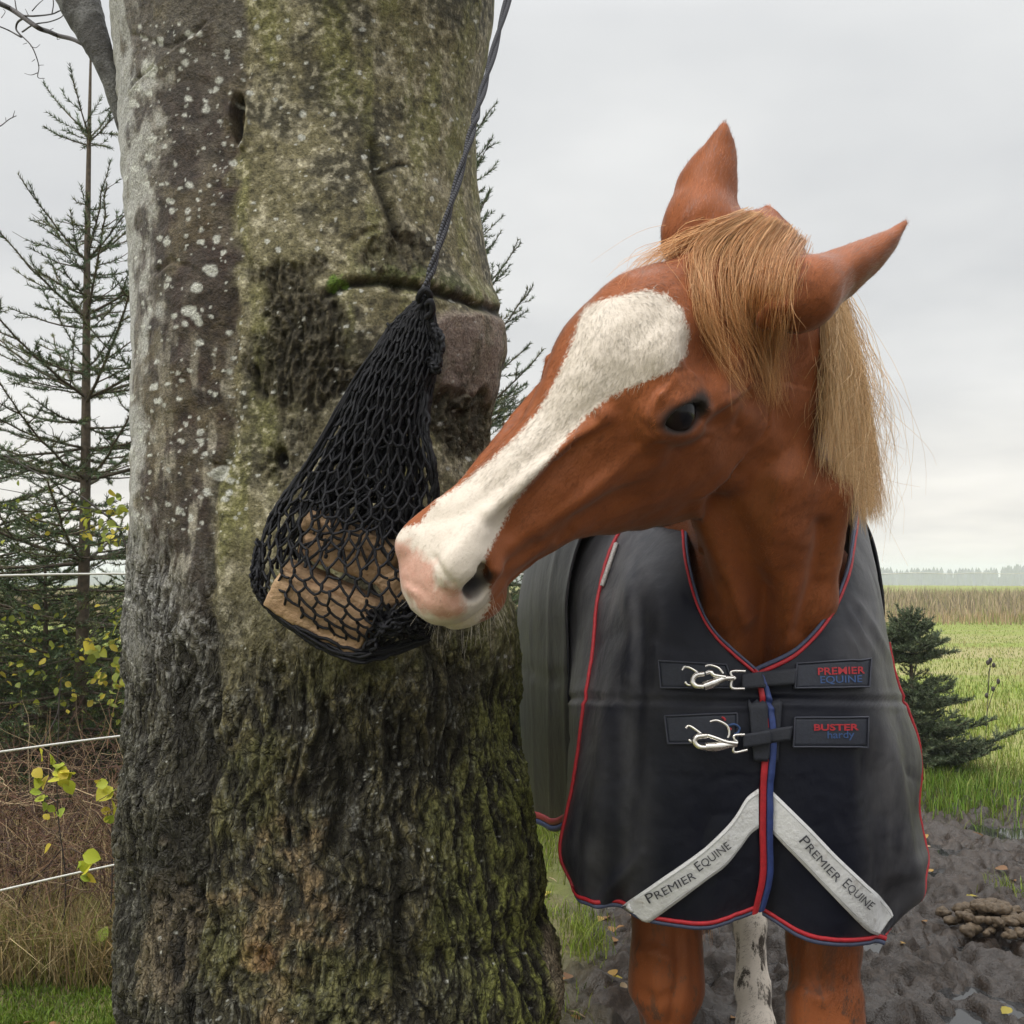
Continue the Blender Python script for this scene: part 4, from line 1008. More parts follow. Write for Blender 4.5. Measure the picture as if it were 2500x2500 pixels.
# --- bark colours (stains, algae, lichen; also painted crack shade and a left-edge sky sheen)
n1 = fbm(Pq, 7, 4, 81); n2 = fbm(Pq, 26, 4, 82); n3 = fbm(Pq, 90, 3, 83); n4 = fbm(np.stack([Pq[:, 0]*16, Pq[:, 1]*16, Pq[:, 2]*4], 1), 1, 4, 84)
def mixc(a, b, t): t = np.clip(t, 0, 1)[:, None]; return a*(1-t)+b*t
c_ = np.array
C = np.tile(c_([.150, .132, .072]), (len(Pq), 1))
C = mixc(C, c_([.27, .240, .155]), sstep(-.1, .5, n2+.6*n1+.2))
C = mixc(C, c_([.045, .040, .024]), sstep(.12, .62, n1+.5*n2+.20)*.85)
C = mixc(C, c_([.165, .160, .058]), sstep(.0, .6, n4+.3*sstep(900, 1180, X_))*.7)
C = mixc(C, c_([.36, .33, .24]), sstep(.30, .62, n3+.4*n2)*.55); C = mixc(C, c_([.05, .045, .028]), sstep(.25, .6, -n3+.5*n1)*.5)
C = C*(1+.45*n3)[:, None]
CL = np.tile(c_([.046, .036, .030]), (len(Pq), 1))
CL = mixc(CL, c_([.040, .024, .020]), sstep(.0, .5, n4)*.8)
CL = mixc(CL, c_([.17, .165, .15]), sstep(-.05, .6, n2+.5*n4-.1)*.35)
CL = mixc(CL, c_([.33, .33, .31]), sstep(385, 325, X_+60*n4+50*n2+22*np.sin(Pq[:, 2]*38+3*n1))*.8)  # pale left edge: lichen grey with the sky's sheen painted in
CL = mixc(CL, c_([.17, .17, .145]), sstep(300, 40, Y_)*.35)
CL = mixc(CL, c_([.36, .36, .33]), sstep(.15, .5, fbm(np.stack([Pq[:, 0]*30, Pq[:, 1]*30, Pq[:, 2]*9], 1), 1, 4, 86))*sstep(600, 1100, Y_)*sstep(1600, 1350, Y_)*.8)
CL = mixc(CL, c_([.016, .013, .011]), sstep(.25, .7, fbm(np.stack([Pq[:, 0]*9, Pq[:, 1]*9, Pq[:, 2]*24], 1), 1, 4, 87)+.25*n1)*.6)
CL = mixc(CL, c_([.115, .098, .058]), sstep(.0, .7, n1+.5*n2+.5*sstep(480, 590, X_)-.1)*.55)
CL = CL*c_([.92, .84, .72])*(1+.4*n3)[:, None]; CL = mixc(CL, c_([.36, .355, .33]), sstep(372, 322, X_+45*n4+45*n2+18*np.sin(Pq[:, 2]*38+3*n1))*.8)  # far left edge paled again, wet sky gloss put into the colour
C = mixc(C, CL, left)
# rough lower bark: black-brown with olive crests, greener to the right
lb = np.tile(c_([.030, .027, .016]), (len(Pq), 1))
hr_ = (ridg*.5+cell*.5)
lb = mixc(lb, c_([.105, .090, .040]), sstep(-.25, 1.1, hr_+.9*n1))
lb = mixc(lb, c_([.150, .150, .135]), sstep(.7, 1.6, cell+.5*n2)*.6)
lb = mixc(lb, c_([.18, .125, .065]), blob(700, 2170, 110, 330, wob=.7, s=9)*.8*sstep(-.3, .4, n2))
lb = mixc(lb, c_([.20, .110, .05]), blob(660, 2330, 60, 40, wob=.7)*.6)
gr = sstep(1020, 1250, X_+120*n1+.12*(Y_-2000)); lb = mixc(lb, c_([.135, .142, .035]), gr*sstep(-.6, .6, hr_+.4*n2)*.95)
lb = mixc(lb, c_([.085, .088, .030]), sstep(.1, .6, n1+.3*n4)*.5*right)
lbl = np.tile(c_([.017, .017, .014]), (len(Pq), 1)); lbl = mixc(lbl, c_([.085, .085, .074]), sstep(.3, 1.7, cell+.5*ridg+.5*sstep(1900, 1500, Y_))); lbl = mixc(lbl, c_([.33, .33, .32]), sstep(.1, 1.2, cell+.8*n4)*sstep(1900, 1350, Y_)*.8)
lbl = mixc(lbl, c_([.13, .10, .065]), blob(420, 2290, 75, 180, wob=.6)*.7)
lb = mixc(lb, lbl*.7+lb*.3*c_([1, .95, .9]), left)
C = mixc(C, lb*1.35, rough)
C = mixc(C, c_([.034, .029, .020])*(1+.6*n3)[:, None]*1.0, wound*.85)
C = mixc(C, c_([.15, .125, .075]), wound*sstep(.4, 1.5, cell)*.5)
C = mixc(C, mixc(np.tile(c_([.25, .195, .165]), (len(Pq), 1)), c_([.13, .105, .085]), sstep(0, .5, n2+n4*.6)), knob*.75)
C = mixc(C, c_([.014, .012, .009]), np.clip(crk*.75+.6*sstep(-.9, -1.9, ridg+.6*cell), 0, 1)*rough); C = mixc(C, c_([.018, .016, .012]), fold); C = mixc(C, c_([.10, .13, .025]), foldlip*.35*sstep(-.2, .3, n2))  # cracks and fold darkened in colour to deepen their soft shading
C = mixc(C, c_([.09, .17, .015]), blob(823, 692, 30, 14, wob=.8, s=50)*.8)
C = mixc(C, c_([.018, .017, .014]), np.exp(-(gap/8)**2)*front*sstep(900, 1300, Y_)*.6*sstep(-.5, .2, n2))
for pl, w_ in (([(900, 370), (915, 430), (930, 500), (960, 560)], 14), ([(925, 420), (965, 408), (992, 406)], 7), ([(800, 1760), (835, 1900), (820, 2060)], 26), ([(975, 2120), (970, 2300), (985, 2450)], 26), ([(450, 1700), (480, 1900), (470, 2050), (420, 2150)], 40)):
    C = mixc(C, c_([.020, .018, .012]), ln(pl, w_)*.85)
C = mixc(C, c_([.022, .019, .014]), blob(585, 290, 12, 58, wob=.2)); C = mixc(C, c_([.17, .13, .07]), blob(590, 285, 8, 36, wob=.2)*.8); C = mixc(C, c_([.012, .010, .008]), blob(690, 1122, 15, 22, wob=.3))
C = mixc(C, c_([.34, .27, .19]), blob(1362, 2360, 42, 130, wob=.2)*.85)
# lichen specks
def specks(n, xr_, yr_, rr, seed):
    g = np.random.default_rng(seed); out = np.zeros(len(Pq))
    k = np.where((X_ > xr_[0]-30) & (X_ < xr_[1]+30) & (Y_ > yr_[0]-30) & (Y_ < yr_[1]+30) & (front > .5))[0]
    Q = np.stack([X_[k], Y_[k]], 1)+4*np.stack([noise(Pq[k], 120, 91), noise(Pq[k], 120, 92)], 1)
    o = np.zeros(len(k))
    for _ in range(n):
        c = np.array([g.uniform(*xr_), g.uniform(*yr_)]); r = rr[0]+(rr[1]-rr[0])*g.random()**3
        b = (np.abs(Q[:, 0]-c[0]) < r*1.6) & (np.abs(Q[:, 1]-c[1]) < r*1.6); o[b] = np.maximum(o[b], 1-sstep(.6, 1.05, np.linalg.norm((Q[b]-c)/np.array([1, g.uniform(.6, 1.1)]), axis=1)/r))
    out[k] = o; return out
sp = np.maximum(specks(420, (310, 600), (60, 1300), (2.5, 12), 1), specks(260, (560, 1180), (0, 1200), (2.5, 8), 2)); sp = np.maximum(sp, specks(340, (290, 1330), (1400, 2500), (1.2, 5), 3))
for x, y, r in ((540, 1155, 22), (520, 663, 17), (490, 706, 16), (466, 762, 17), (372, 172, 22), (612, 230, 9), (740, 284, 10), (735, 340, 9)):
    sp = np.maximum(sp, blob(x, y, r, r*.85, wob=.35, s=60))
C = mixc(C, c_([.50, .50, .45]), sp*.85)
C = np.clip(C, .006, .8)
mb_ = N('bark'); v = mb_.coords()
f1 = mb_.noise(v, 260, 4, .7); f2 = mb_.noise(v, 95, 5, .7)
wd_ = mb_.n('VectorMath', operation='ADD'); nn_ = mb_.n('TexNoise'); nn_.inputs['Scale'].default_value = 14; nn_.inputs['Detail'].default_value = 4; mb_.l(v, nn_.inputs['Vector'])
ns_ = mb_.n('VectorMath', operation='SCALE'); ns_.inputs['Scale'].default_value = .05; mb_.l(nn_.outputs['Color'], ns_.inputs[0]); mb_.l(mb_.coords((1, 1, .42)), wd_.inputs[0]); mb_.l(ns_.outputs[0], wd_.inputs[1])
vd1 = mb_.voro(wd_.outputs[0], 42, 'DISTANCE_TO_EDGE'); vd2 = mb_.voro(wd_.outputs[0], 105, 'DISTANCE_TO_EDGE')
rg_ = mb_.attr('rough'); ck = mb_.math('MULTIPLY', mb_.math('MAXIMUM', mb_.ramp(vd1, [(.0, 1), (.085, 0)]), mb_.math('MULTIPLY', mb_.ramp(vd2, [(.0, 1), (.12, 0)]), .75)), mb_.math('MULTIPLY', rg_, mb_.ramp(f2, [(.38, .25), (.58, 1)])))
mb_.set(Base_Color=mb_.mix(mb_.math('MULTIPLY', ck, .82), mb_.mix(1.0, mb_.attr('col', 'Color'), mb_.ramp(f1, [(.30, .42), (.70, 1.65)]), 'MULTIPLY'), (.012, .010, .008)),
        Roughness=mb_.mix(mb_.attr('wet'), (.75, .75, .75), mb_.mix(f2, (.28, .28, .28), (.5, .5, .5))),
        Normal=mb_.bump(mb_.math('SUBTRACT', mb_.math('ADD', mb_.math('MULTIPLY', f1, .5), f2), mb_.math('MULTIPLY', ck, .9)), 1.0, .006), **{'Specular IOR Level': .22})
BARK = mb_.m
beech = empty('beech_tree', (tcx[0], TY, 0))
tag(beech, 'thick old beech trunk with smooth lichened bark above and rough mossy bark below', 'tree')
ii = np.arange(nt-1)[:, None]*nth; jj = np.arange(nth)[None]; j2 = (jj+1) % nth
TF = np.stack([ii+jj, ii+j2, ii+nth+j2, ii+nth+jj], -1).reshape(-1, 4)
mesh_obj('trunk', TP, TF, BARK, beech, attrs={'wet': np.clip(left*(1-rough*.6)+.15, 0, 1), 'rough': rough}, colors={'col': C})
tree_bvh = None
def on_tree(px_, py_): return at(px_, py_, 1.55)
# the limb that leaves the trunk at the upper left, and the limb overhead that carries the rope
def limb(name, P, R, parent, cola, sides=28, seed=0, n=90):
    Q = crom(np.c_[P, R], n); V, F = tube_geo(Q[:, :3], Q[:, 3], sides)
    nn = unit(V-np.repeat(Q[:, :3], sides, 0)); r_ = np.repeat(Q[:, 3], sides)
    V = V+nn*(r_*.10*fbm(V, 12, 3, 95+seed)+r_*.05*fbm(V, 50, 3, 97+seed, .5, True))[:, None]
    k = fbm(V, 20, 4, 99+seed); cl = mixc(np.tile(c_(cola[0]), (len(V), 1)), c_(cola[1]), sstep(-.1, .5, k))
    return mesh_obj(name, V, F, BARK, parent, attrs={'wet': np.full(len(V), .6)}, colors={'col': cl})
limb('limb', [at(-260, -1300, 2.15), at(-60, -800, 2.05), at(60, -420, 1.95), at(120, -160, 1.90), at(188, -5, 1.86), at(226, 85, 1.83), at(266, 185, 1.80), at(308, 330, 1.80)], [.02, .04, .046, .041, .034, .024, .015, .010], beech, ((.035, .032, .026), (.11, .108, .10)))
limb('limb', [np.array([tcx[-1], 1.86, 2.7]), (.0, 1.80, 2.62), (.35, 1.70, 2.55), (.9, 1.55, 2.75), (1.5, 1.4, 3.0)], [.10, .07, .055, .04, .02], beech, ((.08, .075, .06), (.2, .19, .15)), seed=3)
# bare twigs reaching into the picture at the upper left
m_twig = simple('twig_bark', (.040, .032, .028), .7)
def twigs(name, segs, parent, mat):
    mb = MB()
    for P, r0, r1 in segs:
        P = np.array(P); Q = crom(P, max(6, len(P)*5)); mb.tube(Q, np.linspace(r0, r1, len(Q)), 5)
    return mb.build(name, mat, parent)
tw = lambda l, Y: [at(.3623*x, .3623*y, Y+.06*math.sin(x*.02)) for x, y in l]
twigs('branch', [(tw([(625, 330), (560, 300), (480, 262), (390, 240), (330, 215), (260, 190), (160, 120), (60, 55), (-60, 0)], 2.0), .0036, .0052),
    (tw([(160, 120), (120, 150), (110, 200), (145, 250), (60, 205), (-10, 175)], 2.0), .0022, .0012), (tw([(130, 105), (110, 60), (100, 0)], 2.0), .0016, .001),
    (tw([(140, 105), (240, 108), (350, 95), (420, 70), (520, 90)], 2.0), .0018, .0010), (tw([(150, 215), (230, 165), (340, 145), (420, 110), (430, 60)], 2.02), .0016, .0008),
    (tw([(350, 95), (360, 30), (355, -30)], 2.0), .0012, .0008), (tw([(145, 240), (205, 300), (240, 370), (262, 450), (255, 520), (300, 528)], 2.0), .0013, .0006),
    (tw([(205, 310), (240, 322), (270, 300)], 2.0), .0007, .0004), (tw([(258, 440), (295, 438)], 2.0), .0006, .0004), (tw([(255, 490), (210, 505), (165, 495)], 2.0), .0008, .0004), (tw([(235, 400), (215, 415)], 2.0), .0006, .0004),
    (tw([(180, 290), (155, 298)], 2.0), .0006, .0004), (tw([(390, 245), (385, 265), (405, 262)], 2.0), .0007, .0004), (tw([(215, 75), (255, 30), (300, -10)], 2.0), .001, .0006), (tw([(190, 100), (170, 60)], 2.0), .0008, .0005), (tw([(340, 200), (360, 190)], 2.0), .0007, .0005),
    (tw([(10, 120), (35, 80), (20, 60)], 2.0), .0007, .0004)], beech, m_twig)
twigs('branch', [(tw([(-80, 880), (0, 850), (60, 805), (110, 780)], 2.3), .0016, .0008), (tw([(40, 815), (38, 790)], 2.3), .0007, .0005), (tw([(85, 795), (100, 745)], 2.3), .0009, .0005)], beech, m_twig)
print('tree', round(time.time()-T0, 1))
# ------------------------------------------------------------------ hay net, its rope and the wood inside
m_cord = N('net_cord'); v = m_cord.coords(); nz = m_cord.noise(v, 400, 3, .6)
m_cord.set(Base_Color=m_cord.mix(m_cord.noise(v, 18, 3), (.0055, .0058, .008), (.013, .013, .016)), Roughness=.55, Normal=m_cord.bump(nz, .8, .0015), **{'Specular IOR Level': .2}); m_cord = m_cord.m
NR_ = [((1030, 722), (1043, 724)), ((985, 762), (1058, 776)), ((945, 802), (1064, 840)), ((897, 880), (1066, 900)), ((856, 950), (1050, 980)), ((815, 1030), (1045, 1060)), ((765, 1105), (1060, 1130)), ((712, 1180), (1070, 1200)),
       ((668, 1240), (1068, 1260)), ((640, 1310), (1064, 1330)), ((624, 1390), (1062, 1400)), ((634, 1452), (1062, 1470)), ((684, 1512), (1058, 1530)), ((765, 1562), (1045, 1566)), ((868, 1600), (902, 1604))]
NB = [.008, .014, .02, .027, .032, .036, .04, .046, .052, .056, .064, .066, .062, .052, .02]
NYC = [1.40, 1.405, 1.41, 1.415, 1.42, 1.425, 1.43, 1.435, 1.435, 1.435, 1.435, 1.435, 1.44, 1.445, 1.45]
def net_pt(u, t, k=1.0, seed=0):
    """u 0..1 round the bag from its left edge across the front, t 0..14 down it"""
    t = np.clip(t, 0, 14); r = np.arange(15)
    L = np.array([a for a, b in NR_], float); R = np.array([b for a, b in NR_], float)
    li = np.stack([np.interp(t, r, L[:, i]) for i in (0, 1)], -1); ri = np.stack([np.interp(t, r, R[:, i]) for i in (0, 1)], -1)
    a = u*2*np.pi; m_ = (li+ri)/2; h_ = (ri-li)/2
    p = m_-h_*np.cos(a)[..., None]*k; Y = np.interp(t, r, NYC)-np.interp(t, r, NB)*np.sin(a)*k
    P = np.stack([(p[..., 0]-CX)/FPX*Y, Y, CAMH-(p[..., 1]-HY)/FPX*Y], -1)
    return P
net = empty('hay_net', at(1036, 722, 1.40)); tag(net, 'black mesh hay net hanging against the tree trunk, sagging with wood chunks', 'hay net')
def net_layer(NU, NV, r, k, seed, jit, t0=0, t1=14, sag=.3):
    g = np.random.default_rng(seed); mb = MB()
    j = np.arange(NV+1); tt = t0+(t1-t0)*(j/NV)**.92
    off = g.normal(0, jit, (NV+1, NU, 2))
    def node(i, jj, d):
        o = off[jj, i % NU]; return net_pt(np.array((i+.5*(jj % 2)+o[0])/NU), np.array(tt[jj]+o[1]+d*(t1-t0)/NV*sag), k)+g.normal(0, .0008, 3)
    for jj in range(NV+1):
        for i in range(NU):
            a, b = node(i, jj, -.5), node(i, jj, .5)
            mb.tube([a, (a+b)/2, b], [r, r*1.35, r], 5, caps=False)
            if jj < NV:
                for s in ((0, 1) if jj % 2 else (-1, 0)):
                    c = node(i+s, jj+1, -.5); m_ = (b+c)/2; m_[2] -= .0012; mb.tube([b, m_, c], r, 5, caps=False)
    return mb
mbn = net_layer(32, 26, .0019, 1.0, 1, .07, sag=.42)
mbn.build('mesh_bag', m_cord, net)
l2 = net_layer(22, 17, .0021, .78, 2, .22, 0, 9.6)
l2.build('mesh_fold', m_cord, net)
l3 = net_layer(18, 14, .0021, .5, 3, .25, .3, 9.0); l3.build('mesh_fold', m_cord, net)
l4 = net_layer(20, 15, .0022, .65, 4, .25, .2, 8.6); l4.build('mesh_fold', m_cord, net)
# slack gathered cords: along the right edge, the left edge and the foot
mb = MB(); g = np.random.default_rng(5)
def bundle(P, n, spread, r, m=40):
    Q = crom(np.array(P), m)
    for _ in range(n):
        w_ = np.cumsum(g.normal(0, 1, (m, 3)), 0); w_ = w_-np.linspace(0, 1, m)[:, None]*w_[-1]; w_ = w_/(np.abs(w_).max()+1e-6)
        mb.tube(Q+w_*spread+g.normal(0, spread*.3, 3), r, 5)
bundle([at(1036, 715, 1.40), at(1050, 760, 1.395), at(1058, 830, 1.40), at(1066, 890, 1.40), at(1050, 930, 1.42)], 9, .006, .0024)
bundle([at(1060, 800, 1.39), at(1074, 830, 1.385), at(1066, 900, 1.39), at(1056, 880, 1.39)], 6, .007, .003)
bundle([at(1040, 730, 1.39), at(900, 880, 1.41), at(765, 1110, 1.42), at(650, 1300, 1.43)], 7, .005, .0022)
bundle([at(632, 1330, 1.43), at(624, 1400, 1.42), at(640, 1460, 1.42), at(700, 1520, 1.42)], 10, .008, .0023)
bundle([at(660, 1490, 1.41), at(770, 1562, 1.40), at(885, 1602, 1.40), at(1045, 1560, 1.42)], 10, .006, .0024)
bundle([at(900, 1500, 1.41), at(960, 1520, 1.39), at(1040, 1540, 1.41)], 16, .016, .0022)
bundle([at(895, 1585, 1.40), at(940, 1530, 1.39), at(1000, 1490, 1.40), at(1058, 1480, 1.42)], 14, .014, .0022)
bundle([at(960, 800, 1.40), at(1000, 900, 1.42), at(960, 1050, 1.43), at(930, 1180, 1.43)], 9, .018, .0022)
bundle([at(1040, 960, 1.40), at(1036, 1060, 1.40), at(1062, 1150, 1.40), at(1062, 1240, 1.42)], 5, .006, .0022)
mb.build('gathered_cord', m_cord, net)
mb = MB(); mb.tube(crom(np.array([at(1028, 742, 1.40), at(1022, 726, 1.385), at(1036, 706, 1.38), at(1050, 722, 1.385), at(1044, 745, 1.40)]), 20), .0042, 7); mb.tube(crom(np.array([at(1040, 745, 1.385), at(1052, 735, 1.38), at(1056, 760, 1.385), at(1040, 775, 1.39)]), 16), .0040, 7); mb.build('draw_loop', m_cord, net)
# rope up to the limb overhead: two cords laid side by side
rp = crom(np.array([at(1036, 712, 1.385), at(1062, 632, 1.385), at(1107, 478, 1.40), at(1150, 328, 1.43), at(1166, 266, 1.45), at(1196, 158, 1.49), at(1240, -2, 1.55), at(1296, -190, 1.62), np.array([.12, 1.70, 2.61])]), 160)
m_rope = N('rope'); v = m_rope.coords(); wvr = m_rope.n('TexWave', wave_type='BANDS', bands_direction='DIAGONAL'); wvr.inputs['Scale'].default_value = 110; wvr.inputs['Distortion'].default_value = 1; m_rope.l(v, wvr.inputs['Vector'])
m_rope.set(Base_Color=m_rope.mix(m_rope.noise(v, 60, 4), (.016, .017, .024), (.05, .05, .06)), Roughness=.65, Normal=m_rope.bump(wvr.outputs[0], .7, .002))
mb = MB(); tt = np.linspace(0, 1, 160)[:, None]*34
for ph in (0, math.pi): mb.tube(rp+.0026*np.c_[np.cos(tt+ph), np.zeros(160), np.zeros(160)]+.0020*np.c_[np.zeros(160), np.sin(tt+ph), np.zeros(160)], .0032, 7)
mb.build('rope', m_rope.m, net)
mb = MB(); a = np.linspace(0, 4*math.pi, 60); mb.tube(np.c_[.12+.004*a/6, 1.775+.066*np.cos(a), 2.585+.066*np.sin(a)], .004, 6); mb.build('rope_hitch', m_rope.m, net)
# wood chunks
m_wood = N('split_wood'); v = m_wood.coords(); w1 = m_wood.noise(v, 26, 6, .7); w2 = m_wood.noise(m_wood.coords((25, 25, 110)), 1, 4, .6)
m_wood.set(Base_Color=m_wood.mix(m_wood.ramp(w2, [(.3, 0), (.7, 1)]), m_wood.mix(m_wood.ramp(w1, [(.35, 0), (.65, 1)]), m_wood.mix(m_wood.ramp(w1, [(.30, 0), (.42, 1)]), (.06, .036, .02), (.23, .15, .08)), (.42, .28, .16)), (.34, .21, .115)), Roughness=.8, Normal=m_wood.bump(m_wood.math('ADD', w1, m_wood.noise(v, 110, 4, .7)), .8, .006)); m_wood = m_wood.m
def chunk(p0, p1, hgt, dep, Y, label, tint=0, steps=((0, 1),), seed=0):
    a, b = at(*p0, Y), at(*p1, Y+.0); c = (a+b)/2; e1 = unit(b-a); e3 = unit(np.array([.0, 1, .25])-e1*(e1@np.array([0, 1, .25]))); e2 = np.cross(e3, e1); e2 = e2 if e2[2] > 0 else -e2
    o = None; root = c
    bm = bmesh.new(); bmesh.ops.create_cube(bm, size=2); bmesh.ops.subdivide_edges(bm, edges=bm.edges[:], cuts=14, use_grid_fill=True)
    V = np.array([q.co for q in bm.verts]); F = [[w_.index for w_ in f.verts] for f in bm.faces]; bm.free()
    ln_ = np.linalg.norm(b-a)/2
    r = np.linalg.norm(V, axis=1, keepdims=True); V = V*(1-.10*np.clip((np.abs(V)**6).sum(1, keepdims=True)-1.4, 0, 1.6)/1.6)
    # a ledge along the upper front, as where a plank lies on another
    led = sstep(.45, .7, V[:, 1])*(V[:, 2] < 0); V[:, 2] = V[:, 2]+led*.15
    P = c+V[:, :1]*e1*ln_+V[:, 1:2]*e2*hgt/2+V[:, 2:]*e3*dep/2
    nn = unit(V); P = P+nn*(.004*fbm(P, 40, 3, 200+seed)+.0018*fbm(np.c_[P@e1*14, P@e2*70, P@e3*70], 1, 3, 210+seed))[:, None]
    o = mesh_obj('wood_chunk', P, F, m_wood)
    tag(o, label, 'wood chunk', 'wood chunks in the hay net'); return o
chunk((752, 1262), (978, 1358), .030, .045, 1.424, 'uppermost pale tan slab in the stack of wood in the black hay net', seed=1)
chunk((742, 1318), (962, 1404), .034, .040, 1.428, 'brown slab in the net directly under the uppermost slab', seed=2)
chunk((694, 1384), (926, 1484), .020, .045, 1.424, 'thin slab lying as a ledge on the lowest thick wood chunk in the net', seed=4)
chunk((674, 1428), (900, 1552), .058, .05, 1.416, 'lowest and thickest tan wood chunk at the foot of the black hay net', seed=5)
chunk((935, 1450), (985, 1422), .040, .03, 1.41, 'small tan wood chunk in the hay net beside the horse muzzle', seed=3)
print('net', round(time.time()-T0, 1))
# ------------------------------------------------------------------ ground
def gz(X, Y):
    """height of the paddock and the land beyond it"""
    X = np.asarray(X, float); Y = np.asarray(Y, float); r = np.hypot(X, Y)
    return -9.5*sstep(60, 520, r)-.0*X
def mudmask(X, Y):
    P = np.stack([X, Y, 0*X], 1); w = .9*fbm(P, .55, 3, 301)+.35*fbm(P, 2.2, 3, 302)
    m_ = sstep(-.25, .25, (5.75-Y)+w+.10*np.clip(X, 0, 3))*sstep(-.35, .15, X-.02*Y+.35*w-.05)
    lit = np.exp(-((X-.18)**2/.005+(Y-3.55)**2/.04))+np.exp(-((X-.10)**2/.03+(Y-5.0)**2/.35))
    return np.clip(m_-.9*lit, 0, 1)
def sheet(xs_, ys_):
    X, Y = np.meshgrid(xs_, ys_); x, y = X.ravel(), Y.ravel(); z = gz(x, y)
    P = np.stack([x, y, 0*x], 1)
    near = np.hypot(x, y) < 14
    mud = np.zeros(len(x)); mud[near] = mudmask(x[near], y[near])
    h = np.zeros(len(x)); k = near
    q = P[k]+.05*np.stack([noise(P[k], 6, 303), noise(P[k], 6, 304), 0*x[k]], 1)
    churn = .032*fbm(q, 4.5, 2, 305, .55)+.026*np.tanh(2.6*noise(q*np.array([1, .85, 1]), 11, 306))+.015*np.tanh(2.6*noise(q, 23, 312))+.006*np.tanh(2*noise(q, 50, 310))+.004*fbm(q, 80, 2, 307)
    pit = np.exp(-((x[k]-2.32)**2+(y[k]-5.06)**2)/.035)
    h[k] = -.05*pit+(1-.8*pit)*(.015*noise(P[k], 1.2, 308)+mud[k]*(churn-.012)+(1-mud[k])*.008*fbm(P[k], 14, 2, 309))
    rr = np.hypot(x, y); h = np.where(near, h*(1-sstep(11, 14, rr)), 0)
    return np.stack([x, y, z+h], 1), mud, h
nx = np.unique(np.concatenate([-np.geomspace(2.5, 1200, 40), np.linspace(-2.5, -.35, 90), np.linspace(-.35, 3.9, 420), np.linspace(3.9, 8, 50), np.geomspace(8, 1200, 40)]))
ny = np.unique(np.concatenate([-np.geomspace(.5, 300, 20), np.linspace(-.5, 2.4, 40), np.linspace(2.4, 6.6, 430), np.linspace(6.6, 14, 120), np.geomspace(14, 1200, 60)]))
GP, gmud, gh = sheet(nx, ny)
mg_ = N('paddock_ground'); v = mg_.coords()
a1 = mg_.noise(v, .35, 4); a2 = mg_.noise(v, 5, 5, .65); a3 = mg_.noise(v, 45, 5, .7); a4 = mg_.noise(mg_.coords((.05, .5, 1)), 1.0, 4)
green = mg_.mix(mg_.ramp(a2, [(.3, 0), (.7, 1)]), (.13, .18, .020), (.23, .26, .050))
green = mg_.mix(mg_.ramp(a4, [(.45, 0), (.62, 1)]), green, (.27, .24, .10))
litter = mg_.mix(mg_.ramp(a3, [(.35, 0), (.65, 1)]), (.045, .034, .022), (.15, .115, .06))
turf = mg_.mix(mg_.attr('litter'), green, litter)
mudc = mg_.mix(mg_.ramp(a3, [(.3, 0), (.72, 1)]), (.010, .0065, .0045), (.060, .042, .029)); mudc = mg_.mix(mg_.ramp(a2, [(.42, 0), (.68, 1)]), mudc, (.026, .018, .013))
md = mg_.attr('mud')
mg_.set(Base_Color=mg_.mix(md, turf, mudc), Roughness=mg_.mix(md, (.85, .85, .85), mg_.math('MULTIPLY', mg_.ramp(mg_.attr('wet'), [(0.0, 1.0), (1.0, .45)]), mg_.ramp(a2, [(.36, .75), (.60, .24)]))), Normal=mg_.bump(mg_.math('ADD', a3, mg_.noise(v, 160, 3)), .6, .006), **{'Specular IOR Level': .38})
gx, gy = GP[:, 0], GP[:, 1]
lit = np.clip((1-sstep(4.6, 5.6, gy))*(1-gmud)+.9*np.exp(-((gx+.3)**2+(gy-1.9)**2)/1.2), 0, 1)*np.clip(.55+.6*fbm(np.stack([gx, gy, 0*gx], 1), 2.0, 3, 311), 0, 1)
lit = lit*(1-sstep(60, 90, gy)); mesh_wet = 1-sstep(-.040, .03, gh)
ground = mesh_obj('ground', GP, grid_faces(len(ny), len(nx)), mg_.m, attrs={'mud': gmud, 'litter': lit, 'wet': mesh_wet}); tag(ground, 'churned dark mud near the horse turning into pale green pasture behind', 'ground', kind='structure')
from math import floor
g_bvh = BVHTree.FromPolygons(GP[:].tolist(), grid_faces(len(ny), len(nx)).tolist())
def gheight(x, y):
    p, *_ = g_bvh.ray_cast(Vector((x, y, 20)), Vector((0, 0, -1))); return p[2] if p is not None else float(gz(x, y))
_iy = lambda X, Y: np.clip(np.searchsorted(ny, Y), 0, len(ny)-1)*len(nx)+np.clip(np.searchsorted(nx, X), 0, len(nx)-1)
def gfast(X, Y): return GP[_iy(X, Y), 2]
m_water = N('puddle_water'); m_water.set(Base_Color=(.02, .02, .02), Roughness=.04, **{'Specular IOR Level': .6})
def puddle(px_, py_, rx, ry):
    Y = CAMH*FPX/(py_-HY); X = (px_-CX)/FPX*Y; a = np.linspace(0, 2*np.pi, 40, endpoint=False); r = 1+.25*np.sin(3*a+1)+.12*np.sin(7*a)
    V = np.vstack([[X, Y, 0], np.c_[X+rx*r*np.cos(a), Y+ry*r*np.sin(a), 0*a]]); V[:, 2] = -.022
    F = np.stack([np.zeros(40, int), 1+np.arange(40), 1+(np.arange(40)+1) % 40], 1)
    o = mesh_obj('puddle', V, F, m_water.m); tag(o, 'small bright puddle in the mud at the right', 'puddle', kind='structure')
puddle(2478, 2026, .20, .17)
wl = float(np.percentile(gh[(gmud > .9) & (gx < 4)], 13))
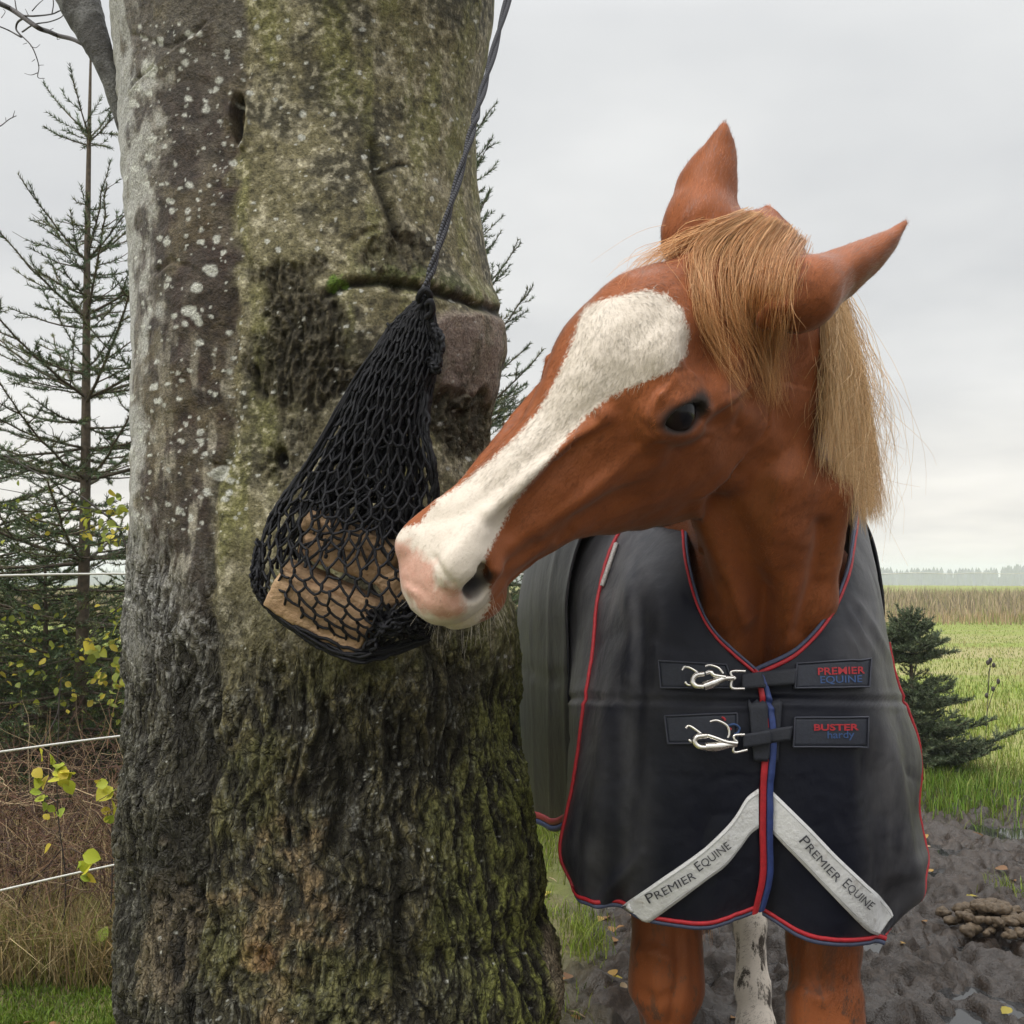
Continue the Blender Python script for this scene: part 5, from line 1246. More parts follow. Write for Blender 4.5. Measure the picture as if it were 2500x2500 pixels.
wx, wy = np.meshgrid(np.linspace(.05, 3.9, 60), np.linspace(2.5, 5.9, 60)); wv_ = np.stack([wx.ravel(), wy.ravel(), np.full(wx.size, wl)], 1); wf = grid_faces(60, 60); wok = mudmask(wv_[:, 0], wv_[:, 1]) > .6; wf = wf[wok[wf].all(1)]
tag(mesh_obj('puddle_water', wv_, wf, m_water.m), 'thin water standing in the deepest hoof holes of the mud', 'puddles', kind='structure')

# ------------------------------------------------------------------ grass
def blades(X, Y, h, w, lean, colr, cvar=.25, seed=0, base_dark=.6, bend=True):
    g = np.random.default_rng(seed); n = len(X); z = gfast(X, Y)-.004
    a = g.uniform(0, 2*np.pi, n); d = np.stack([np.cos(a), np.sin(a), 0*a], 1); s = np.stack([-np.sin(a+g.normal(0, .8, n)), np.cos(a), 0*a], 1)
    s[:, :2] = unit(s[:, :2]); B = np.stack([X, Y, z], 1); l = lean*g.uniform(.2, 1.3, n)[:, None]; hh = (h*g.uniform(.5, 1.25, n))[:, None]; ww = (w*g.uniform(.6, 1.3, n))[:, None]
    M = B+np.array([0, 0, 1])*hh*.6+d*hh*l*.35; T = B+np.array([0, 0, 1])*hh*(1-.25*l**2)+d*hh*l
    V = np.stack([B-s*ww, B+s*ww, M+s*ww*.8, M-s*ww*.8, T], 1).reshape(-1, 3)
    k = np.arange(n)[:, None]*5
    F = np.vstack([k+np.array([[0, 1, 2]]), k+np.array([[0, 2, 3]]), k+np.array([[3, 2, 4]])])
    colr = np.asarray(colr); c = colr[g.integers(0, len(colr), n)]*g.normal(1, cvar, n).clip(.4, 1.7)[:, None]
    C = np.repeat(c, 5, 0)
    return V, F, C
mgr = N('grass_blade'); mgr.set(Base_Color=mgr.attr('col', 'Color'), Roughness=.55, **{'Specular IOR Level': .3, 'Subsurface Weight': 0.0})
gt = mgr.n('BsdfTranslucent'); mgr.l(mgr.attr('col', 'Color'), gt.inputs[0]); mxs = mgr.n('MixShader'); mxs.inputs[0].default_value = .3
mgr.l(mgr.p.outputs[0], mxs.inputs[1]); mgr.l(gt.outputs[0], mxs.inputs[2]); mgr.l(mxs.outputs[0], mgr.out.inputs[0]); M_LEAFY = mgr.m
g = np.random.default_rng(21)
def scatter(n, y0, y1, a0, a1, p=2.0):
    Y = y0*(y1/y0)**(g.random(n)**(1/p if p else 1)); X = g.uniform(a0, a1, n)*Y; return X, Y
GRN = [(.13, .19, .018), (.17, .23, .025), (.22, .25, .045), (.28, .26, .08), (.11, .16, .018)]
DRY = [(.34, .25, .12), (.28, .20, .09), (.42, .33, .18), (.20, .13, .06), (.24, .20, .07)]
parts_ = []
X, Y = scatter(170000, 5.0, 30, -.75, .95, 1.0); k = (mudmask(X, Y) < .35) & ~((Y < 5.3) & (X < -.4)); X, Y = X[k], Y[k]
pat = fbm(np.stack([X, Y*.35, 0*X], 1), .55, 3, 321); dry = (g.random(len(X)) < sstep(.05, .5, pat+.22*sstep(15, 9, Y)-.3*sstep(13, 19, Y)))
hgt = np.interp(Y, [5, 9, 12, 18, 30], [.085, .075, .05, .035, .03]); wd = .0016*np.sqrt(Y/5)*1.5
parts_.append(blades(X[~dry], Y[~dry], hgt[~dry], wd[~dry], .55, GRN, seed=1)); parts_.append(blades(X[dry], Y[dry], hgt[dry]*1.3, wd[dry], .6, [(.30, .26, .11), (.25, .22, .08), (.20, .2, .06)], seed=2))
X = g.normal(2.35, .25, 5000); Y = g.normal(6.05, .35, 5000); parts_.append(blades(X, Y, np.full(5000, .11), np.full(5000, .0024), .5, [(.09, .17, .014), (.12, .2, .02), (.17, .2, .04)], seed=3))
for cx_, cy_, sx_, sy_, n_, h_ in ((.235, 3.55, .045, .14, 420, .065), (.12, 3.85, .04, .15, 130, .05), (.12, 5.0, .10, .35, 1500, .08), (1.9, 4.1, .05, .06, 160, .05), (.14, 3.05, .05, .1, 70, .045)):
    X = g.normal(cx_, sx_, n_); Y = g.normal(cy_, sy_, n_); parts_.append(blades(X, Y, np.full(n_, h_), np.full(n_, .0017), .7, GRN[:3], seed=4))
X = g.uniform(-1.75, -.95, 9000); Y = 2.85+.36*g.random(9000)**1.7+.05*np.sin(X*23); parts_.append(blades(X, Y, np.full(9000, .026), np.full(9000, .0018), .7, [(.10, .17, .014), (.14, .2, .02), (.09, .13, .012)], seed=5))
X = g.uniform(-4.5, -.45, 45000); Y = g.uniform(1.2, 5.4, 45000); k = (np.hypot(X+.35, Y-1.86) > .42) & ~((Y > 2.92+.34*g.random(len(Y))) & (X > -2.6)); X, Y = X[k], Y[k]; parts_.append(blades(X, Y, np.full(len(X), .022), np.full(len(X), .0017), .7, [(.12, .16, .02), (.16, .18, .03), (.22, .19, .06), (.10, .12, .016)], seed=15))
def join(parts, name, mat, parent=None, kind=None, label=None, cat=None):
    V = np.vstack([p[0] for p in parts]); C = np.vstack([p[2] for p in parts]); o = 0; F = []
    for p in parts: F.append(p[1]+o); o += len(p[0])
    ob = mesh_obj(name, V, np.vstack(F), mat, parent, colors={'col': np.clip(C, .003, .9)})
    if kind: tag(ob, label, cat, kind=kind)
    return ob
join(parts_, 'grass', M_LEAFY, kind='stuff', label='short pale green pasture grass beyond the mud', cat='grass')
# tall dry grass along the far side of the pasture
parts_ = []
X = g.uniform(-26, 34, 60000); Y = g.uniform(25.5, 44, 60000); hh = (.30+.20*sstep(26.5, 32, Y))*(1+.25*fbm(np.stack([X, Y, 0*X], 1), .4, 3, 331))
parts_.append(blades(X, Y, hh, np.full(60000, .012), .35, [(.33, .26, .16), (.27, .22, .13), (.40, .31, .20), (.24, .23, .10), (.20, .16, .11)], .2, seed=6))
X = g.uniform(-26, 34, 14000); Y = g.uniform(23.5, 26.5, 14000); parts_.append(blades(X, Y, np.full(14000, .26), np.full(14000, .009), .4, [(.42, .30, .19), (.36, .25, .14), (.22, .22, .07)], .2, seed=7))
join(parts_, 'tall_dry_grass', M_LEAFY, kind='stuff', label='strip of tall tan dry grass along the far edge of the green field', cat='dry grass')
# far wood
def wood():
    V, F, C = [], [], []; n = 0; gg = np.random.default_rng(41)
    for k in range(2600):
        y = gg.uniform(520, 640); x = gg.uniform(-520, 560); H = gg.uniform(9, 12.5)+(2.2 if 265 < x*600/y < 420 else 0)*gg.uniform(.5, 1); r = H*gg.uniform(.16, .26); z = gz(x, y)-.5
        a = np.arange(6)/6*2*np.pi+gg.random(); lv = [(0, .9), (.25, 1), (.3, .7), (.55, .72), (.6, .45), (.8, .42), (1, .02)]
        vv = np.vstack([np.c_[x+r*s*np.cos(a)*gg.uniform(.8, 1.2, 6), y+r*s*np.sin(a), np.full(6, z+H*t)+gg.normal(0, .15, 6)] for t, s in lv])
        i = np.arange(6)[:, None]*6; j = np.arange(6)[None]; j2 = (j+1) % 6
        V.append(vv); F.append(np.stack([i+j, i+j2, i+6+j2, i+6+j], -1).reshape(-1, 4)+n); n += len(vv); C.append(np.tile(np.array([.030, .042, .026])*gg.uniform(.7, 1.3), (len(vv), 1)))
    o = mesh_obj('far_wood', np.vstack(V), np.vstack(F), simple('far_foliage', (.032, .044, .028), .9), smooth=False); tag(o, 'distant blue grey conifer wood on the horizon', 'far wood', kind='stuff')
wood()

# ------------------------------------------------------------------ conifers
m_need = N('needles'); m_need.set(Base_Color=m_need.attr('col', 'Color'), Roughness=.5, **{'Specular IOR Level': .18}); m_need = m_need.m
m_sbark = simple('spruce_bark', (.075, .055, .036), .8, var=.5, scale=60, bump=.6); m_sgreen = simple('spruce_stem', (.10, .085, .045), .8, var=.4, scale=60)
def needles_on(segs, per_m, ln_, w, colr, gg, droop=0.0):
    """segs: (P0, P1, weight) twig pieces bristling with needles"""
    A = np.array([s[0] for s in segs]); B = np.array([s[1] for s in segs]); L = np.linalg.norm(B-A, axis=1); cnt = np.maximum(2, (L*per_m)).astype(int)
    i = np.repeat(np.arange(len(A)), cnt); n = len(i); t = gg.random(n)[:, None]; P = A[i]*(1-t)+B[i]*t; T = unit(B-A)[i]
    r = unit(gg.normal(size=(n, 3))); r = r-T*(r*T).sum(1, keepdims=True); r = unit(r+np.array([0, 0, .35])); d = unit(r*1.0+T*.75)
    s = unit(np.cross(d, gg.normal(size=(n, 3)))); l = (ln_*gg.uniform(.7, 1.2, n))[:, None]; ww = w*gg.uniform(.7, 1.3, n)[:, None]
    V = np.stack([P-s*ww, P+s*ww, P+d*l], 1).reshape(-1, 3); F = np.arange(3*n).reshape(-1, 3)
    colr = np.array(colr); tw = gg.random(len(A)); c = colr[(tw[i]*len(colr)).astype(int)]*gg.normal(1, .18, n).clip(.5, 1.6)[:, None]
    return V, F, np.repeat(c, 3, 0)
def conifer(name, label, base, H, trunk_px, whorls, seed, rb=.028, colr=((.075, .115, .055), (.10, .145, .075), (.06, .09, .042), (.12, .135, .055)), per_m=420, nl=.021, nw=.0019, twig_gap=.06, group=None, bare=0.0, maxlen=None, droop=.0, dens=1.0):
    gg = np.random.default_rng(seed); b = np.array(base, float); root = empty(name, b); tag(root, label, 'tree', group)
    top = b+np.array([trunk_px, 0, H]); lean = top-b
    tz_ = np.linspace(0, 1, 30); TPt = b+lean*tz_[:, None]+np.c_[.012*np.sin(tz_*7+seed), 0*tz_, 0*tz_]*(1-tz_)[:, None]
    mb = MB(); mb.tube(TPt, np.interp(tz_, [0, .5, .85, 1], [rb, rb*.6, rb*.3, .004]), 10); mb.build('trunk', m_sbark, root)
    segs = []; mbb = MB()
    def twig(P0, d, L, r, depth):
        m_ = max(3, int(L/.05)); t = np.linspace(0, 1, m_+1); P = P0+d*L*t[:, None]; P[:, 2] += L*(-droop*t**1.2*1.2+(.18+droop*.6)*t**2.2); P += gg.normal(0, .004, P.shape)*t[:, None]
        mbb.tube(P, np.linspace(r, max(.0009, r*.35), m_+1), 4, caps=False)
        for a, c_2 in zip(P[:-1], P[1:]):
            segs.append((a, c_2))
        if depth < 2:
            k = int(L/twig_gap*dens)
            for q in range(k):
                f = .12+.85*(q+gg.random()*.6)/max(k, 1); a = P0+0; ii_ = min(int(f*m_), m_-1); a = P[ii_]; dd = unit(P[ii_+1]-P[ii_]); side = unit(np.cross(dd, [0, 0, 1])+gg.normal(0, .15, 3))*(1 if q % 2 else -1)
                twig(a, unit(dd*.75+side*.75+np.array([0, 0, -.05-droop*.3])), L*(1-f)*.55*gg.uniform(.7, 1.2)+.04, r*.45, depth+1)
    for (f, n_, L, el) in whorls:
        P0 = b+lean*f+np.c_[.012*np.sin(f*7+seed), 0, 0][0]*(1-f); a0 = gg.random()*6.28
        for q in range(n_):
            a = a0+q*2*np.pi/n_+gg.normal(0, .25); e = math.radians(el+gg.normal(0, 6)); twig(P0+np.array([0, 0, gg.normal(0, .01)]), np.array([math.cos(a)*math.cos(e), math.sin(a)*math.cos(e), math.sin(e)]), L*gg.uniform(.75, 1.15), .0022+L*.007, 0 if L > .14 else 1)
    mbb.build('branches', m_sbark, root)
    if bare: segs = [s for s in segs if gg.random() > bare]
    v_, f_, c_3 = needles_on(segs, per_m, nl, nw, colr, gg)
    mesh_obj('needles', v_, f_, m_need, root, colors={'col': np.clip(c_3, .003, .9)})
    return root
def base_at(px_, Y): return np.array([(px_-CX)/FPX*Y, Y, float(gfast(np.array([(px_-CX)/FPX*Y]), np.array([Y]))[0])-.02])
# young spruce beyond the fence, left
W1 = [(.885, 5, .26, 42), (.875, 3, .18, 12), (.80, 4, .09, 5), (.775, 4, .11, 0), (.755, 4, .12, 0), (.735, 5, .40, 40), (.72, 4, .2, 10), (.69, 5, .30, 15), (.66, 5, .58, 34), (.645, 3, .3, 5), (.60, 5, .40, 10), (.565, 6, .75, 22), (.53, 4, .4, 0), (.50, 5, .55, 5), (.465, 6, .82, 16), (.43, 4, .5, -2), (.40, 5, .6, 0), (.365, 6, .92, 10), (.33, 4, .5, -5), (.29, 6, .85, 5), (.25, 5, .7, -3), (.21, 6, .9, 0), (.16, 5, .7, -5), (.11, 6, .8, -5), (.06, 5, .6, -5)]
conifer('spruce_tree', 'slim young spruce with a bare leading shoot, left of the thick trunk', base_at(190, 4.6), 3.42, .055, W1, 11, rb=.034, per_m=560, droop=.10, bare=.15, dens=.55)
# spruce standing behind the thick trunk
W2 = [(f, 5 if i % 2 else 6, .12+.95*(1-f)*(1.0 if i % 2 else .6)+.08, 46 if f > .6 else 30 if f > .4 else 12) for i, f in enumerate(np.linspace(.94, .08, 24))]
conifer('spruce_tree', 'bushy young spruce half hidden behind the thick trunk, upturned tips showing beside the horse', base_at(1085, 5.2), 3.5, .02, W2, 12, rb=.03, per_m=560, nl=.022, droop=.05, bare=.05, dens=.8)
# low dense spruces in the thicket
W3 = [(f, 6, .15+.85*(1-f), 20-25*(1-f)) for f in np.linspace(.95, .08, 15)]
GR2 = ((.065, .11, .042), (.09, .135, .05), (.13, .155, .045), (.055, .09, .035))
for k, (px_, Y, H, lb_) in enumerate(((-95, 5.2, 1.95, 'dark low spruce at the left edge behind the fence wires'), (110, 4.7, 1.3, 'low dense spruce under the slim spruce behind the fence'), (318, 6.2, 1.2, 'low dense spruce partly hidden by the left side of the trunk'), (1330, 6.6, 1.3, 'low dense spruce seen between the trunk and the horse'))):
    conifer('spruce_tree', lb_, base_at(px_, Y), H, .0, [(f, n_, L*H*.85, el) for f, n_, L, el in W3], 20+k, rb=.025, colr=GR2, per_m=430, nl=.020, nw=.0020, droop=.12, dens=.66)
# little fir at the right
W4 = [(.98, 5, .09, 60), (.94, 7, .15, 42), (.90, 8, .21, 28), (.86, 8, .26, 18), (.82, 9, .30, 10), (.78, 9, .30, 4), (.74, 8, .24, 0), (.55, 6, .28, 18), (.50, 7, .36, 12), (.44, 7, .40, 6), (.36, 7, .36, 0), (.28, 7, .50, 10), (.21, 8, .60, 8), (.14, 8, .66, 4), (.07, 8, .58, 3)]
conifer('fir_tree', 'small dark fir in the green field behind the horse rug', base_at(2232, 6.3), .93, -.02, [(f_, n_, L_*.78, e_) for f_, n_, L_, e_ in W4], 31, rb=.022, colr=((.075, .10, .055), (.10, .13, .07), (.13, .155, .085), (.055, .075, .042)), per_m=620, nl=.024, nw=.0024, twig_gap=.045)

# ------------------------------------------------------------------ bramble thicket, dry stalks, leaves
g = np.random.default_rng(61)
mb = MB()
for k in range(1300):
    x = g.uniform(-2.9, -1.05); y = g.uniform(3.35, 4.6); x = x*y/3.6; L = g.uniform(.28, .68); a = g.uniform(0, 6.28); d = np.array([math.cos(a), math.sin(a), 0]); z = 0.0
    t = np.linspace(0, 1, 9)[:, None]; P = np.array([x, y, z])+d*L*.55*t**1.5+np.array([0, 0, 1])*L*(1.25*t-.75*t**2.3*g.uniform(.2, 1.2)); P += np.cumsum(g.normal(0, .008, (9, 3)), 0)
    cc = np.array([[.105, .050, .028], [.075, .038, .024], [.17, .105, .055], [.055, .030, .020]])[g.integers(4)]*g.uniform(.7, 1.3)
    mb.tube(P, np.linspace(.0028, .0009, 9)*g.uniform(.7, 1.3), 4, caps=False, c=cc)
for k in range(3600):
    x = g.uniform(-2.9, -1.05); y = g.uniform(3.2, 4.4); x = x*y/3.6; L = g.uniform(.08, .30); d = unit(g.normal(size=3)); P0 = np.array([x, y, g.uniform(.05, .56)])
    t = np.linspace(0, 1, 5)[:, None]; P = P0+d*L*t+np.cumsum(g.normal(0, .010, (5, 3)), 0); cc = np.array([[.12, .056, .032], [.34, .25, .14], [.08, .04, .026], [.20, .12, .06]])[g.integers(4)]*g.uniform(.7, 1.3)
    mb.tube(P, np.linspace(.0013, .0006, 5), 3, caps=False, c=cc)
m_stem = N('dead_stems'); m_stem.set(Base_Color=m_stem.attr('col', 'Color'), Roughness=.75)
th_ = mb.build('dead_brambles', m_stem.m, colors=True); tag(th_, 'tangle of bare red brown bramble stems behind the lower fence wires', 'brambles', kind='stuff')
X = np.concatenate([g.uniform(-1.9, -.98, 3600), g.uniform(-2.6, -1.0, 2600)]); Y = np.concatenate([g.uniform(3.12, 3.5, 3600), g.uniform(3.4, 4.6, 2600)])
join([blades(X, Y, np.where(Y < 3.5, .22, .42), np.full(len(X), .0015), 1.15, DRY, .25, seed=9), blades(X[:1500]+.03, Y[:1500], np.full(1500, .22), np.full(1500, .0018), .8, [(.18, .2, .04), (.26, .22, .08)], seed=10)], 'dry_grass_stalks', M_LEAFY, kind='stuff', label='pale dry grass stalks at the foot of the fence', cat='dry grass')
def leaf_geo(c, d, nrm, L, W, fold=.25):
    d = unit(d); nrm = unit(nrm-d*(nrm@d)); s = np.cross(d, nrm); V = []
    for t, w_ in ((0, .02), (.2, .75), (.45, 1), (.7, .75), (.88, .35), (1, .0)):
        m_ = c+d*L*t-nrm*L*.18*t*t; V += [m_-s*W*w_+nrm*W*w_*fold, m_, m_+s*W*w_+nrm*W*w_*fold]
    F = []
    for k in range(5): F += [[3*k, 3*k+1, 3*k+4, 3*k+3], [3*k+1, 3*k+2, 3*k+5, 3*k+4]]
    return np.array(V), np.array(F)
def leafy(name, label, cat, stems, clusters, cols, seed, lw=.5, group=None):
    gg = np.random.default_rng(seed); P0 = np.array(stems[0][0][0]); root = empty(name, (P0[0], P0[1], 0)); tag(root, label, cat, group)
    mb = MB()
    for P, r in stems: mb.tube(crom(np.array(P), 24), np.linspace(r, r*.4, 24), 5)
    mb.build('stem', m_twig, root); mb = MB()
    for (c, n_, L, sp) in clusters:
        for _ in range(n_):
            p = np.array(c)+gg.normal(0, sp, 3); d = unit(gg.normal(size=3)+np.array([0, 0, -.3])); nr = unit(gg.normal(size=3)*.7+np.array([0, -.7, .6])); l = L*gg.uniform(.7, 1.25)
            V, F = leaf_geo(p-d*l*.5, d, nr, l, l*lw*.5*gg.uniform(.8, 1.2)); mb.add(V, F, np.array(cols[gg.integers(len(cols))])*gg.uniform(.8, 1.2))
    mb.build('leaves', M_LEAFY, root, colors=True); return root
YG = [(.36, .40, .035), (.46, .44, .04), (.28, .36, .04), (.50, .40, .05)]
leafy('bramble_shoot', 'bramble shoot with bright yellow green leaves between the fence wires', 'plant',
      [([at(150, 2330, 3.3), at(160, 2150, 3.25), at(140, 1960, 3.2), at(145, 1700, 3.2)], .003), ([at(160, 2150, 3.25), at(215, 2140, 3.2), at(240, 2120, 3.2)], .002), ([at(140, 1960, 3.2), at(95, 1930, 3.2)], .002)],
      [(at(140, 1868, 3.15), 5, .050, .018), (at(165, 1895, 3.15), 5, .048, .018), (at(125, 1845, 3.15), 3, .042, .012), (at(92, 1905, 3.18), 4, .042, .014), (at(96, 1940, 3.18), 3, .04, .012), (at(118, 1978, 3.18), 3, .036, .012), (at(145, 1985, 3.18), 2, .036, .010), (at(112, 2066, 3.18), 1, .036, .004), (at(198, 2118, 3.0), 2, .042, .012), (at(222, 2108, 3.0), 2, .042, .01), (at(205, 2145, 3.0), 2, .036, .008)], YG, 71, .85)
leafy('bramble_shoot', 'yellow leaved bramble shoot right against the left side of the trunk', 'plant', [([at(270, 2250, 3.3), at(275, 2050, 3.3), at(262, 1900, 3.3)], .003)],
      [(at(268, 1945, 3.25), 4, .048, .016), (at(276, 1975, 3.25), 3, .045, .014), (at(250, 1905, 3.25), 2, .036, .012), (at(268, 2000, 3.25), 2, .03, .01), (at(245, 2290, 3.2), 2, .04, .012), (at(160, 2370, 3.2), 2, .036, .01)], YG, 72, .85)
sp_l = [(at(g.uniform(190, 300), g.uniform(1215, 1340), g.uniform(4.0, 4.3)), 3, .040, .03) for _ in range(16)]+[(at(g.uniform(240, 310), g.uniform(1520, 1690), 4.1), 3, .045, .03) for _ in range(12)]+[(at(g.uniform(0, 200), g.uniform(1170, 1330), 4.2), 1, .028, .02) for _ in range(22)]+[(at(g.uniform(20, 300), g.uniform(1480, 1760), 4.3), 1, .03, .03) for _ in range(110)]
leafy('sapling', 'thin leaning sapling with sparse yellow leaves in front of the spruces', 'sapling', [([at(330, 1900, 4.2), at(325, 1500, 4.2), at(300, 1310, 4.2), at(235, 1240, 4.2), at(170, 1195, 4.2), at(90, 1155, 4.2), at(10, 1110, 4.2)], .006), ([at(240, 1245, 4.2), at(150, 1230, 4.2), at(60, 1205, 4.2), at(-20, 1190, 4.2)], .003), ([at(320, 1460, 4.2), at(250, 1520, 4.2), at(150, 1640, 4.2)], .003), ([at(100, 1820, 4.1), at(138, 1750, 4.1), at(145, 1700, 4.1), at(150, 1640, 4.1)], .004)],
      sp_l, [(.34, .36, .04), (.26, .30, .05), (.46, .38, .05), (.22, .26, .05)], 73, .7)
# seed stalk in the field
def stalk():
    root = empty('seed_stalk', base_at(2410, 7.2)); tag(root, 'thin dead weed stalk with dark seed heads standing in the field', 'weed'); mb = MB()
    Ps = [[at(2405, 1830, 7.2), at(2412, 1700, 7.2), at(2418, 1616, 7.2)], [at(2409, 1740, 7.2), at(2425, 1690, 7.2), at(2437, 1665, 7.2)], [at(2411, 1720, 7.2), at(2414, 1640, 7.2), at(2426, 1622, 7.2)]]
    for P in Ps: mb.tube(crom(np.array(P), 12), .0022, 4)
    mb.build('stem', m_twig, root)
    for x, y in ((2418, 1612), (2426, 1624), (2412, 1618), (2437, 1664), (2424, 1682), (2409, 1698)):
        c = at(x, y, 7.2); bm = bmesh.new(); bmesh.ops.create_icosphere(bm, subdivisions=2, radius=.012); V = np.array([q.co for q in bm.verts])*np.array([1, 1, 1.5]); F = np.array([[q.index for q in f.verts] for f in bm.faces]); bm.free(); mesh_obj('seed_head', V*(1+.3*noise(V+c, 90, 5))[:, None]+c, F, m_twig, root)
stalk()
# manure heap
mb = MB()
Ym = CAMH*FPX/(2262-HY); cm = np.array([(2420-CX)/FPX*Ym, Ym, 0])
for k in range(110):
    lay = k % 3; r = g.uniform(.010, .023); a = g.uniform(0, 6.28); R_ = (.15, .10, .05)[lay]*math.sqrt(g.random()); c = cm+np.array([R_*math.cos(a)*1.15, R_*math.sin(a), .030+.026*lay+float(gfast(np.array([cm[0]]), np.array([cm[1]]))[0])])
    bm = bmesh.new(); bmesh.ops.create_icosphere(bm, subdivisions=3, radius=r); V = np.array([q.co for q in bm.verts]); F = np.array([[q.index for q in f.verts] for f in bm.faces]); bm.free()
    V = V*np.array([1.15, 1, .85]); V = V*(1+.35*noise(V+c*3, 55, 6)+.25*noise(V+c, 150, 7))[:, None]; mb.add(V+c, F)
tag(mb.build('manure_pile', simple('manure', (.085, .058, .032), .7, var=.45, scale=60, bump=.8, bd=.006)), 'small brown heap of horse droppings on the mud at the right', 'manure')
# fallen leaves
mb = MB(); 
for k in range(260):
    if k < 8: px_, py_ = [(2390, 2482), (1480, 2245), (1335, 2150), (1345, 2190), (1500, 2390), (1470, 2230), (1400, 2450), (2330, 1960)][k]; Y = CAMH*FPX/(py_-HY); X = (px_-CX)/FPX*Y
    elif k < 170: Y = g.uniform(2.8, 6); X = g.uniform(-.45, .75)*Y*.5
    else: Y = g.uniform(2.8, 7); X = g.uniform(-.5, .55)*Y
    z = float(gfast(np.array([X]), np.array([Y]))[0])+.012; d = unit(np.array([g.normal(), g.normal(), .1*g.normal()])); V, F = leaf_geo(np.array([X, Y, z]), d, np.array([.3*g.normal(), .3*g.normal(), 1]), g.uniform(.03, .06), g.uniform(.010, .018)); mb.add(V, F, np.array([(.36, .22, .06), (.30, .16, .06), (.42, .34, .06), (.22, .12, .06), (.40, .30, .18)][g.integers(5)])*(1.2 if k == 0 else 1))
tag(mb.build('fallen_leaves', M_LEAFY, colors=True), 'scattered tan and yellow fallen leaves on the mud', 'leaves', kind='stuff')
# ------------------------------------------------------------------ fence wires
fence = empty('electric_fence', (-1.35, 2.9, 0)); tag(fence, 'wire fence of three thin white strands running behind the tree', 'fence')
m_wire = simple('white_strand', (.62, .61, .56), .5, var=.12, scale=300)
fl_ = lambda t: np.array([-1.35+.21*t, 2.9+.23*t])
for hts, t1 in (((1.1835), 40), ((.718), 6.2), ((.352), 6.2)):
    t = np.linspace(-6, t1, 80); P = np.c_[np.array([fl_(q) for q in t]), hts+.004*np.sin(t*1.7)-(.0045*np.maximum(t-8, 0) if t1 > 10 else 0)*.2]
    mb = MB(); mb.tube(P, .0030 if t1 < 10 else np.interp(t, [0, 10, 40], [.0030, .0028, .0022]), 6); mb.build('strand', m_wire, fence)
mb = MB(); q = fl_(6.2); mb.tube(np.array([[q[0], q[1], -.1], [q[0], q[1], .7], [q[0], q[1], 1.28]]), [.035, .034, .032], 10); mb.build('post', simple('fence_post', (.16, .13, .10), .8, var=.4), fence)
for q in (fl_(40), fl_(-6)):
    mb = MB(); mb.tube(np.array([[q[0], q[1], -.1], [q[0], q[1], .7], [q[0], q[1], 1.28]]), [.035, .034, .032], 10); mb.build('post', bpy.data.materials['fence_post'], fence)
print('env', round(time.time()-T0, 1))
# ------------------------------------------------------------------ air, sky, sun, camera
bm = bmesh.new(); bmesh.ops.create_cube(bm, size=1); me = bpy.data.meshes.new('haze'); bm.to_mesh(me); bm.free()
hz_ = bpy.data.objects.new('haze', me); col.objects.link(hz_); hz_.scale = (2440, 1540, 16.6); hz_.location = (0, 451, -2.7); tag(hz_, 'thin pale haze over the distant land', 'haze', kind='stuff')
hm = bpy.data.materials.new('haze_air'); hm.use_nodes = True; hm.node_tree.nodes.clear()
ho = hm.node_tree.nodes.new('ShaderNodeOutputMaterial'); hv = hm.node_tree.nodes.new('ShaderNodeVolumePrincipled'); hm.node_tree.links.new(hv.outputs[0], ho.inputs['Volume'])
hv.inputs['Color'].default_value = (.90, .94, 1, 1); hv.inputs['Density'].default_value = .0015; hv.inputs['Anisotropy'].default_value = .2
me.materials.append(hm)
if NOHAZE: bpy.data.objects.remove(hz_)
SUN_EL, SUN_AZ = math.radians(48), math.radians(228)      # azimuth clockwise from +Y
w = bpy.data.worlds.new("World"); sc.world = w; w.use_nodes = True; nt_ = w.node_tree; bg = nt_.nodes['Background']
sky = nt_.nodes.new('ShaderNodeTexSky'); sky.sky_type = 'NISHITA'; sky.sun_disc = False; sky.sun_elevation = SUN_EL; sky.sun_rotation = SUN_AZ; sky.air_density = 1.5; sky.dust_density = 4
def wn(ty, **k):
    n = nt_.nodes.new('ShaderNode'+ty)
    for a, b in k.items(): setattr(n, a, b)
    return n
tc = wn('TexCoord'); sep = wn('SeparateXYZ'); nt_.links.new(tc.outputs['Generated'], sep.inputs[0])
# cloud deck: direction projected on a flat layer, so the cloud shapes stretch towards the horizon
def wmath(op, a, b=None):
    n = wn('Math', operation=op)
    for i, x in enumerate((a, b)):
        if x is None: continue
        if isinstance(x, (int, float)): n.inputs[i].default_value = x
        else: nt_.links.new(x, n.inputs[i])
    return n.outputs[0]
zz_ = wmath('ADD', wmath('MAXIMUM', sep.outputs[2], 0.0), .16)
cmb = wn('CombineXYZ'); nt_.links.new(wmath('DIVIDE', sep.outputs[0], zz_), cmb.inputs[0]); nt_.links.new(wmath('DIVIDE', sep.outputs[1], zz_), cmb.inputs[1])
nz1 = wn('TexNoise'); nz1.inputs["Scale"].default_value = .8; nz1.inputs['Detail'].default_value = 5; nz1.inputs['Roughness'].default_value = .5; nt_.links.new(cmb.outputs[0], nz1.inputs['Vector'])
cr = wn('ValToRGB'); cr.color_ramp.elements[0].position = .30; cr.color_ramp.elements[0].color = (.72, .735, .76, 1); cr.color_ramp.elements[1].position = .68; cr.color_ramp.elements[1].color = (1.06, 1.06, 1.05, 1); nt_.links.new(nz1.outputs['Fac'], cr.inputs[0])
